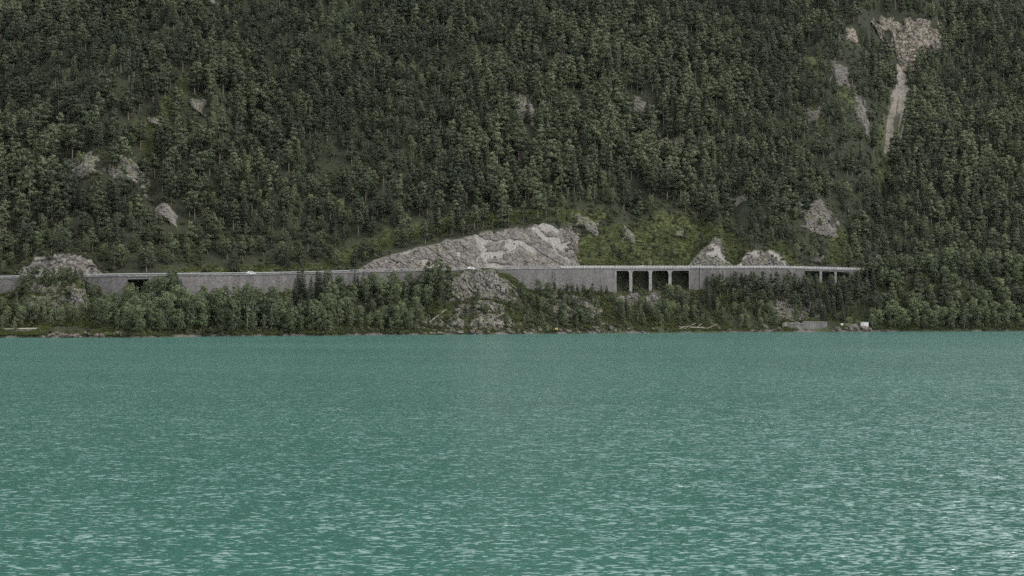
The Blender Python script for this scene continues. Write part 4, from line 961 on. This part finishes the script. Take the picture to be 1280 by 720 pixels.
# ------------------------------------------------------------------ cars, hut, logs, boulders
def car(px, lane, dirn, label, paint):
    c = rp(px, lane, 0.01); d = (rp(px + 2, lane) - rp(px - 2, lane)); rz = math.atan2(d.y, d.x) + (0 if dirn > 0 else math.pi)
    r = root('car', c, label, 'car', 'cars on the road', rz)
    side = [(-2.05, 0.35), (-2.12, 0.62), (-2.05, 0.92), (-1.75, 0.98), (-1.25, 1.42), (-0.2, 1.50), (0.45, 1.40), (1.05, 0.98), (1.9, 0.84), (2.12, 0.66), (2.10, 0.36), (1.6, 0.28), (-1.6, 0.28)]
    secs = []
    for y, k in ((-0.86, 0.93), (-0.80, 1.0), (0.80, 1.0), (0.86, 0.93)):
        secs.append([(x * (1 if k == 1 else 0.985), y * (0.86 if z > 1.3 else 1), z if z < 1.3 else z - (1 - k) * 0.6) for x, z in side])
    MB().ribbon(secs).build('body', paint, r)
    for sg in (-1, 1):
        g = MB().add([(-1.28, sg * 0.872, 0.98), (0.78, sg * 0.872, 0.98), (0.32, sg * 0.78, 1.36), (-1.0, sg * 0.78, 1.38), (-1.28, sg * 0.82, 0.98), (0.78, sg * 0.82, 0.98), (0.32, sg * 0.72, 1.36), (-1.0, sg * 0.72, 1.38)], [(0, 1, 2, 3), (7, 6, 5, 4), (0, 4, 5, 1), (1, 5, 6, 2), (2, 6, 7, 3), (3, 7, 4, 0)]).build('side_window', M['glass'], r)
        MB().box((2.07, sg * 0.6, 0.68), (0.12, 0.34, 0.14)).build('headlight', M['lamp'], r)
        for x in (-1.3, 1.32):
            w = MB().tube([(x, sg * 0.70, 0.31), (x, sg * 0.89, 0.31)], [0.31, 0.31], 14).build('wheel', M['rubber'], r)
            MB().tube([(x, sg * 0.89, 0.31), (x, sg * 0.905, 0.31)], [0.19, 0.17], 12).build('rim', M['steel'], w)
    MB().add([(0.55, -0.66, 1.372), (0.55, 0.66, 1.372), (1.04, 0.72, 1.02), (1.04, -0.72, 1.02), (0.50, -0.66, 1.33), (0.50, 0.66, 1.33), (0.99, 0.72, 0.98), (0.99, -0.72, 0.98)], [(0, 1, 2, 3), (7, 6, 5, 4), (0, 4, 5, 1), (1, 5, 6, 2), (2, 6, 7, 3), (3, 7, 4, 0)]).build('windscreen', M['glass'], r)
car(314, 2.9, 1, 'white car driving on the road above the long pale masonry wall', M['carwhite'])
car(589, 2.9, 1, 'white car half hidden by the railing above the craggy knoll', M['carwhite'])
car(802, 2.9, -1, 'silver car behind the parapet over the four bay viaduct', M['cargrey'])

def on_bank(px, s): return P(px, float(shore(px)) + s)
def s_for(px, z):
    ss = np.arange(0.5, 30, 0.25); zz = H(np.full(ss.shape, float(px)), shore(px) + ss); i = np.nonzero(zz >= z)[0]
    return float(ss[i[0]]) if len(i) else 8.0
# masonry wall on the shore and the path embankment on the left
def shore_ribbon(mb, a, b, s0, s1, z0, z1, step=4.0, top=None):
    secs = []
    for px in prange(a, b, step):
        Ya, Yb = float(shore_s(px)) + s0, float(shore_s(px)) + s1; zt = z1(px) if callable(z1) else z1; zb_ = z0(px) if callable(z0) else z0
        secs.append([((px - 640) / F * Ya, Ya, zb_), ((px - 640) / F * Yb, Yb, zb_), ((px - 640) / F * Yb, Yb, zt), ((px - 640) / F * Ya, Ya, zt)])
    return mb.ribbon(secs)
def local(mb, o): mb.v = [tuple(Vector(v) - o) for v in mb.v]; return mb
c = on_bank(1018, 3.0); c.z = 0
r = root('shore_wall', c, 'grey stone wall standing at the waterline below the pale crag', 'wall')
wt = lambda px: tab(px, (978, 4.6), (984, 6.2), (1000, 5.4), (1004, 6.0), (1034, 5.7))
local(shore_ribbon(MB(), 978, 1004, 1.6, 4.5, -1.5, lambda p: float(wt(p)) + 0.5 * math.sin(p * 1.3)), c).build('rough_section', M['rock_grey'], r)
local(shore_ribbon(MB(), 1004.1, 1034, 2.2, 4.4, -1.5, wt), c).build('masonry', M['masonry'], r)
local(shore_ribbon(MB(), 1003.9, 1034.2, 2.0, 4.6, lambda p: float(wt(p)) + 0.005, lambda p: float(wt(p)) + 0.3), c).build('coping', M['concrete'], r)
pz = lambda px: float(tab(px, (-300, 2.9), (0, 3.55), (55, 3.9), (115, 4.8), (175, 5.2)))
o = shore_ribbon(MB(), -300, 128, 6.6, 9.6, lambda p: pz(p) - 0.3, pz, 5).build('path', M['path']); o['kind'] = 'structure'
c = on_bank(40, 6.5); c.z = 0
r = root('path_wall', c, 'low dark dry stone wall holding up the lakeside path at the left', 'wall')
local(shore_ribbon(MB(), -300, 128, 6.2, 6.75, -0.6, lambda p: pz(p) - 0.32, 5), c).build('masonry', M['rock_grey'], r)
# white hut, timber frame and board by the boulders
def hut(px, w, d, h):
    b_ = on_bank(px, s_for(px, 3.0)); r = root('hut', b_ - Vector((0, 0, 0.2)), 'small white hut with a flat grey roof on the shore among dark trees', 'hut')
    MB().box((0, 0, h / 2), (w, d, h)).build('wall', M['white'], r)
    rf = MB().box((0, 0, h + 0.09), (w + 0.5, d + 0.5, 0.16)).build('roof', M['tin'], r)
    MB().box((-w * 0.2, -d / 2 - 0.03, 1.0), (0.85, 0.05, 2.0)).build('door', M['parapet'], r)
hut(1080, 4.4, 3.2, 2.7)
b_ = on_bank(1060, s_for(1060, 2.6)); r = root('timber_frame', b_, 'brown timber post frame on the shore just left of the white hut', 'frame')
for x in (-1.4, 0, 1.4): MB().box((x, 0, 0.95), (0.2, 0.2, 2.3)).build('post', M['wood'], r)
for z in (1.2, 2.0): MB().box((0, -0.14, z), (3.2, 0.08, 0.2)).build('rail', M['wood'], r)
b_ = on_bank(1052.5, s_for(1052.5, 2.9)); r = root('signboard', b_, 'small blank white board on posts left of the timber frame', 'sign')
MB().box((0, -0.06, 1.5), (1.5, 0.05, 1.1)).build('board', M['white'], r)
for x in (-0.5, 0.5): MB().box((x, 0.02, 0.8), (0.1, 0.1, 2.1)).build('post', M['wood'], r)
b_ = on_bank(695.5, 1.8); r = root('storage_box', b_ + Vector((0, 0, 0.3)), 'small yellow box at the waterline right of the shore rocks', 'box')
MB().box((0, 0, 0.45), (1.5, 0.9, 1.1)).build('body', M['yellow'], r); MB().box((0, 0, 1.06), (1.62, 1.0, 0.11)).build('lid', M['wood'], r)
# fallen trunks and driftwood
def log(x0, y0, x1, y1, rad, label, group=None, lift=0.35):
    Ya, Yb = ground_at(x0, y0), ground_at(x1, y1); a = P(x0, Ya) + Vector((0, -0.4, lift)); b = P(x1, Yb) + Vector((0, -0.4, lift)); mid = a.lerp(b, 0.5)
    mb = MB().tube([a - mid, (a - mid) * 0.3 + Vector((0, 0, 0.06)), (b - mid) * 0.4, b - mid], [rad, rad * 0.92, rad * 0.75, rad * 0.5], 7)
    ax = (b - a).normalized()
    for k in (0.35, 0.6):
        q = (a - mid).lerp(b - mid, k); mb.tube([q, q + Vector((0.2, -0.5, 0.7))], [rad * 0.4, rad * 0.15], 5)
    o = mb.build('fallen_log', M['deadwood']); o.location = mid
    return tag(o, label, 'log', group)
log(537, 404, 558, 388, 0.36, 'long thin pale trunk lying on the slope left of the knoll')
log(620, 407, 634, 396, 0.42, 'thick pale fallen trunk, left one of a pair below the knoll')
log(623, 408, 637, 398, 0.34, 'thinner pale fallen trunk, right one of a pair below the knoll')
for x0, y0, x1, y1, rr, lb in ((850, 411, 862, 409, .4, 'pale driftwood trunk at the left end of the driftwood heap'), (856, 412, 870, 406.5, .36, 'driftwood trunk slanting up to the right in the heap'), (862, 410.5, 884, 411.5, .45, 'longest flat driftwood trunk in the heap at the waterline'),
                               (870, 412, 878, 405, .3, 'short steep driftwood stick in the middle of the heap'), (876, 410, 893, 412, .36, 'driftwood trunk sloping down to the right in the heap'), (884, 412, 897, 406.5, .32, 'driftwood trunk at the right end of the heap'), (848, 409.5, 856, 413, .3, 'short driftwood piece at the far left of the heap')):
    log(x0, y0, x1, y1, rr * 0.75, lb, 'driftwood heap on the shore', 0.5)
# boulders along the waterline
def boulder_mesh(k):
    bm = bmesh.new(); bmesh.ops.create_icosphere(bm, subdivisions=3, radius=1.0); v = np.array([q.co[:] for q in bm.verts])
    n = 1 + 0.34 * fbm(v[:, 0] * 1.1 + k * 9, v[:, 1] * 1.1, v[:, 2] * 1.1, 3, 200 + k); c, e = worley(v[:, 0] * 1.2 + k * 5, v[:, 1] * 1.2, v[:, 2] * 1.2, 60 + k); n = n + 0.30 * (c - 0.5)
    for q, m_ in zip(bm.verts, n): q.co = q.co * float(m_); q.co.z *= 0.72
    me = bpy.data.meshes.new('boulder'); bm.to_mesh(me); bm.free(); me.materials.append(M['boulder' if k < 4 else 'rock']); return me
BM = [boulder_mesh(k) for k in range(7)]
def boulder(px, s, size, label, k=None, sq=1.0):
    o = link('boulder', BM[rng.integers(7) if k is None else k]); o.location = on_bank(px, s) + Vector((0, 0, size * 0.25)); o.scale = (size * sq, size, size * rng.uniform(0.8, 1.1)); o.rotation_euler = (rng.normal() * 0.2, rng.normal() * 0.2, rng.random() * 6.28)
    return tag(o, label, 'boulder', 'boulders along the waterline')
for a_, b2, n_, sz, lb, kk in ((55, 100, 9, 0.9, 'pinkish boulder at the water left of the dome trees', True), (100, 155, 9, 0.9, 'pinkish boulder at the water below the small bridge', True), (590, 640, 8, 1.0, 'boulder at the waterline under the craggy knoll', False), (640, 700, 8, 0.9, 'boulder in the shore row by the yellow box', False), (700, 770, 7, 1.0, 'pale boulder on the shore left of the viaduct', False),
                               (770, 850, 6, 0.8, 'boulder at the water below the viaduct bays', False), (900, 975, 7, 0.9, 'boulder at the water left of the shore wall', False), (1040, 1056, 4, 0.9, 'boulder between the shore wall and white board', False)):
    for i, px in enumerate(np.linspace(a_, b2, n_) + rng.uniform(-2, 2, n_)):
        boulder(px, rng.uniform(0.2, 2.2), sz * rng.uniform(0.6, 1.5), f'{ORD[i]} {lb}, counted from left', int(rng.integers(4)) if kk else None)
boulder(1064, 2.2, 2.7, 'largest pale boulder slab at the water below the timber frame', 5, 1.2); boulder(1070, 1.2, 1.7, 'pale boulder leaning right of the largest slab', 4); boulder(1080, 1.8, 2.1, 'pale boulder at the water just below the white hut', 2, 1.2); boulder(1086, 1.0, 1.4, 'pinkish boulder right of the one below the hut', 1)
# bare dead trees on the mountain
for px, py, h, lb in ((30, 56, 12, 'bare pale dead trunk near the upper left corner'), (5, 178, 9, 'short pale dead trunk at the left edge of the forest'), (705, 72, 11, 'thin grey dead tree high above the long cliff'), (430, 78, 12, 'thin pale dead trunk in the upper middle of the forest'), (318, 180, 10, 'bare grey trunk halfway up above the white car'), (893, 214, 12, 'leaning pale dead tree above the narrow jagged crag')):
    Y = ground_at(px, py, float(road_y(px)) + 12); b_ = P(px, Y); line = [Vector((0.03 * k * k * (1 if px % 2 else -1), 0, h * k / 5 - 0.5)) for k in range(6)]
    r = root('dead_tree', b_, lb, 'dead tree', 'dead trees on the mountainside'); MB().tube(line, [0.30, 0.27, 0.23, 0.19, 0.14, 0.06], 7).build('trunk', M['deadwood'], r)
    for k in range(5):
        a_ = rng.random() * 6.28; q = line[2 + k % 3].lerp(line[3 + k % 3], 0.5); MB().tube([q, q + Vector((math.cos(a_) * 0.7, math.sin(a_) * 0.7, 0.25)), q + Vector((math.cos(a_) * 1.3, math.sin(a_) * 1.3, 0.3))], [0.08, 0.05, 0.02], 4).build('branch', M['deadwood'], r)


# ------------------------------------------------------------------ light, sky, camera
SUN_EL, SUN_AZ = R(52), R(60)        # azimuth measured from +Y (away from the camera) clockwise towards +X
SUN_AZ = R(92)
CLOUD = (8.6, 8.8, 9.2)
def lighting():
    w = bpy.data.worlds.new('World'); SC.world = w; w.use_nodes = True; nt = w.node_tree
    sky = nt.nodes.new('ShaderNodeTexSky'); sky.sky_type = 'NISHITA'; sky.sun_disc = False; sky.sun_elevation = SUN_EL; sky.sun_rotation = SUN_AZ; sky.air_density = 1.0; sky.dust_density = 6.0; sky.altitude = 900
    hs = nt.nodes.new('ShaderNodeHueSaturation'); hs.inputs['Saturation'].default_value = 0.22; nt.links.new(sky.outputs[0], hs.inputs['Color'])
    bg = nt.nodes['Background']; 
    # a high, bright, broken layer of cloud over most of the sky
    tc = nt.nodes.new('ShaderNodeTexCoord').outputs['Generated']
    cn = noise(nt, scaled(nt, tc, 1.0, 1.0, 2.2), 2.6, 5, 0.55).outputs[0]
    cl = mix(nt, ramp(nt, cn, (0.3, (0.55,) * 3), (0.62, (0.95,) * 3)), hs.outputs[0], CLOUD)
    nt.links.new(cl, bg.inputs[0]); bg.inputs[1].default_value = 0.14
    l = bpy.data.lights.new('sun', 'SUN'); l.energy = 1.5; l.angle = R(24); l.color = (1, 0.965, 0.91)
    o = bpy.data.objects.new('sun', l); COL.objects.link(o); o.location = (0, 0, 300)
    d = Vector((math.sin(SUN_AZ) * math.cos(SUN_EL), math.cos(SUN_AZ) * math.cos(SUN_EL), math.sin(SUN_EL)))
    o.rotation_euler = d.to_track_quat('Z', 'Y').to_euler()
lighting()
def air():
    o = MB().box((0, 700, 496), (3700, 2600, 1008)).build('haze', None); o.data.materials.clear(); o['kind'] = 'stuff'
    m = bpy.data.materials.new('thin mountain air'); m.use_nodes = True; nt = m.node_tree; nt.nodes.remove(nt.nodes['Principled BSDF'])
    v = nt.nodes.new('ShaderNodeVolumePrincipled'); v.inputs['Color'].default_value = (0.86, 0.91, 1.0, 1); v.inputs['Density'].default_value = 0.000005
    nt.links.new(v.outputs[0], nt.nodes['Material Output'].inputs['Volume']); o.data.materials.append(m)
air()
cam = bpy.data.cameras.new('camera'); co = bpy.data.objects.new('camera', cam); COL.objects.link(co); SC.camera = co
co.location = (0, 0, CAMZ); co.rotation_euler = (R(90), 0, 0)
cam.sensor_width = 36; cam.lens = 36 * F / 1280; cam.shift_y = (HOR - 360) / 1280; cam.clip_start = 0.5; cam.clip_end = 6000
SC.view_settings.view_transform = 'Standard'; SC.view_settings.look = 'None'; SC.view_settings.gamma = 1; SC.view_settings.use_curve_mapping = False; SC.view_settings.exposure = 0.45
SC.cycles.use_denoising = False
SC.cycles.max_bounces = 6; SC.cycles.diffuse_bounces = 3; SC.cycles.glossy_bounces = 3; SC.cycles.transmission_bounces = 2; SC.cycles.volume_bounces = 1
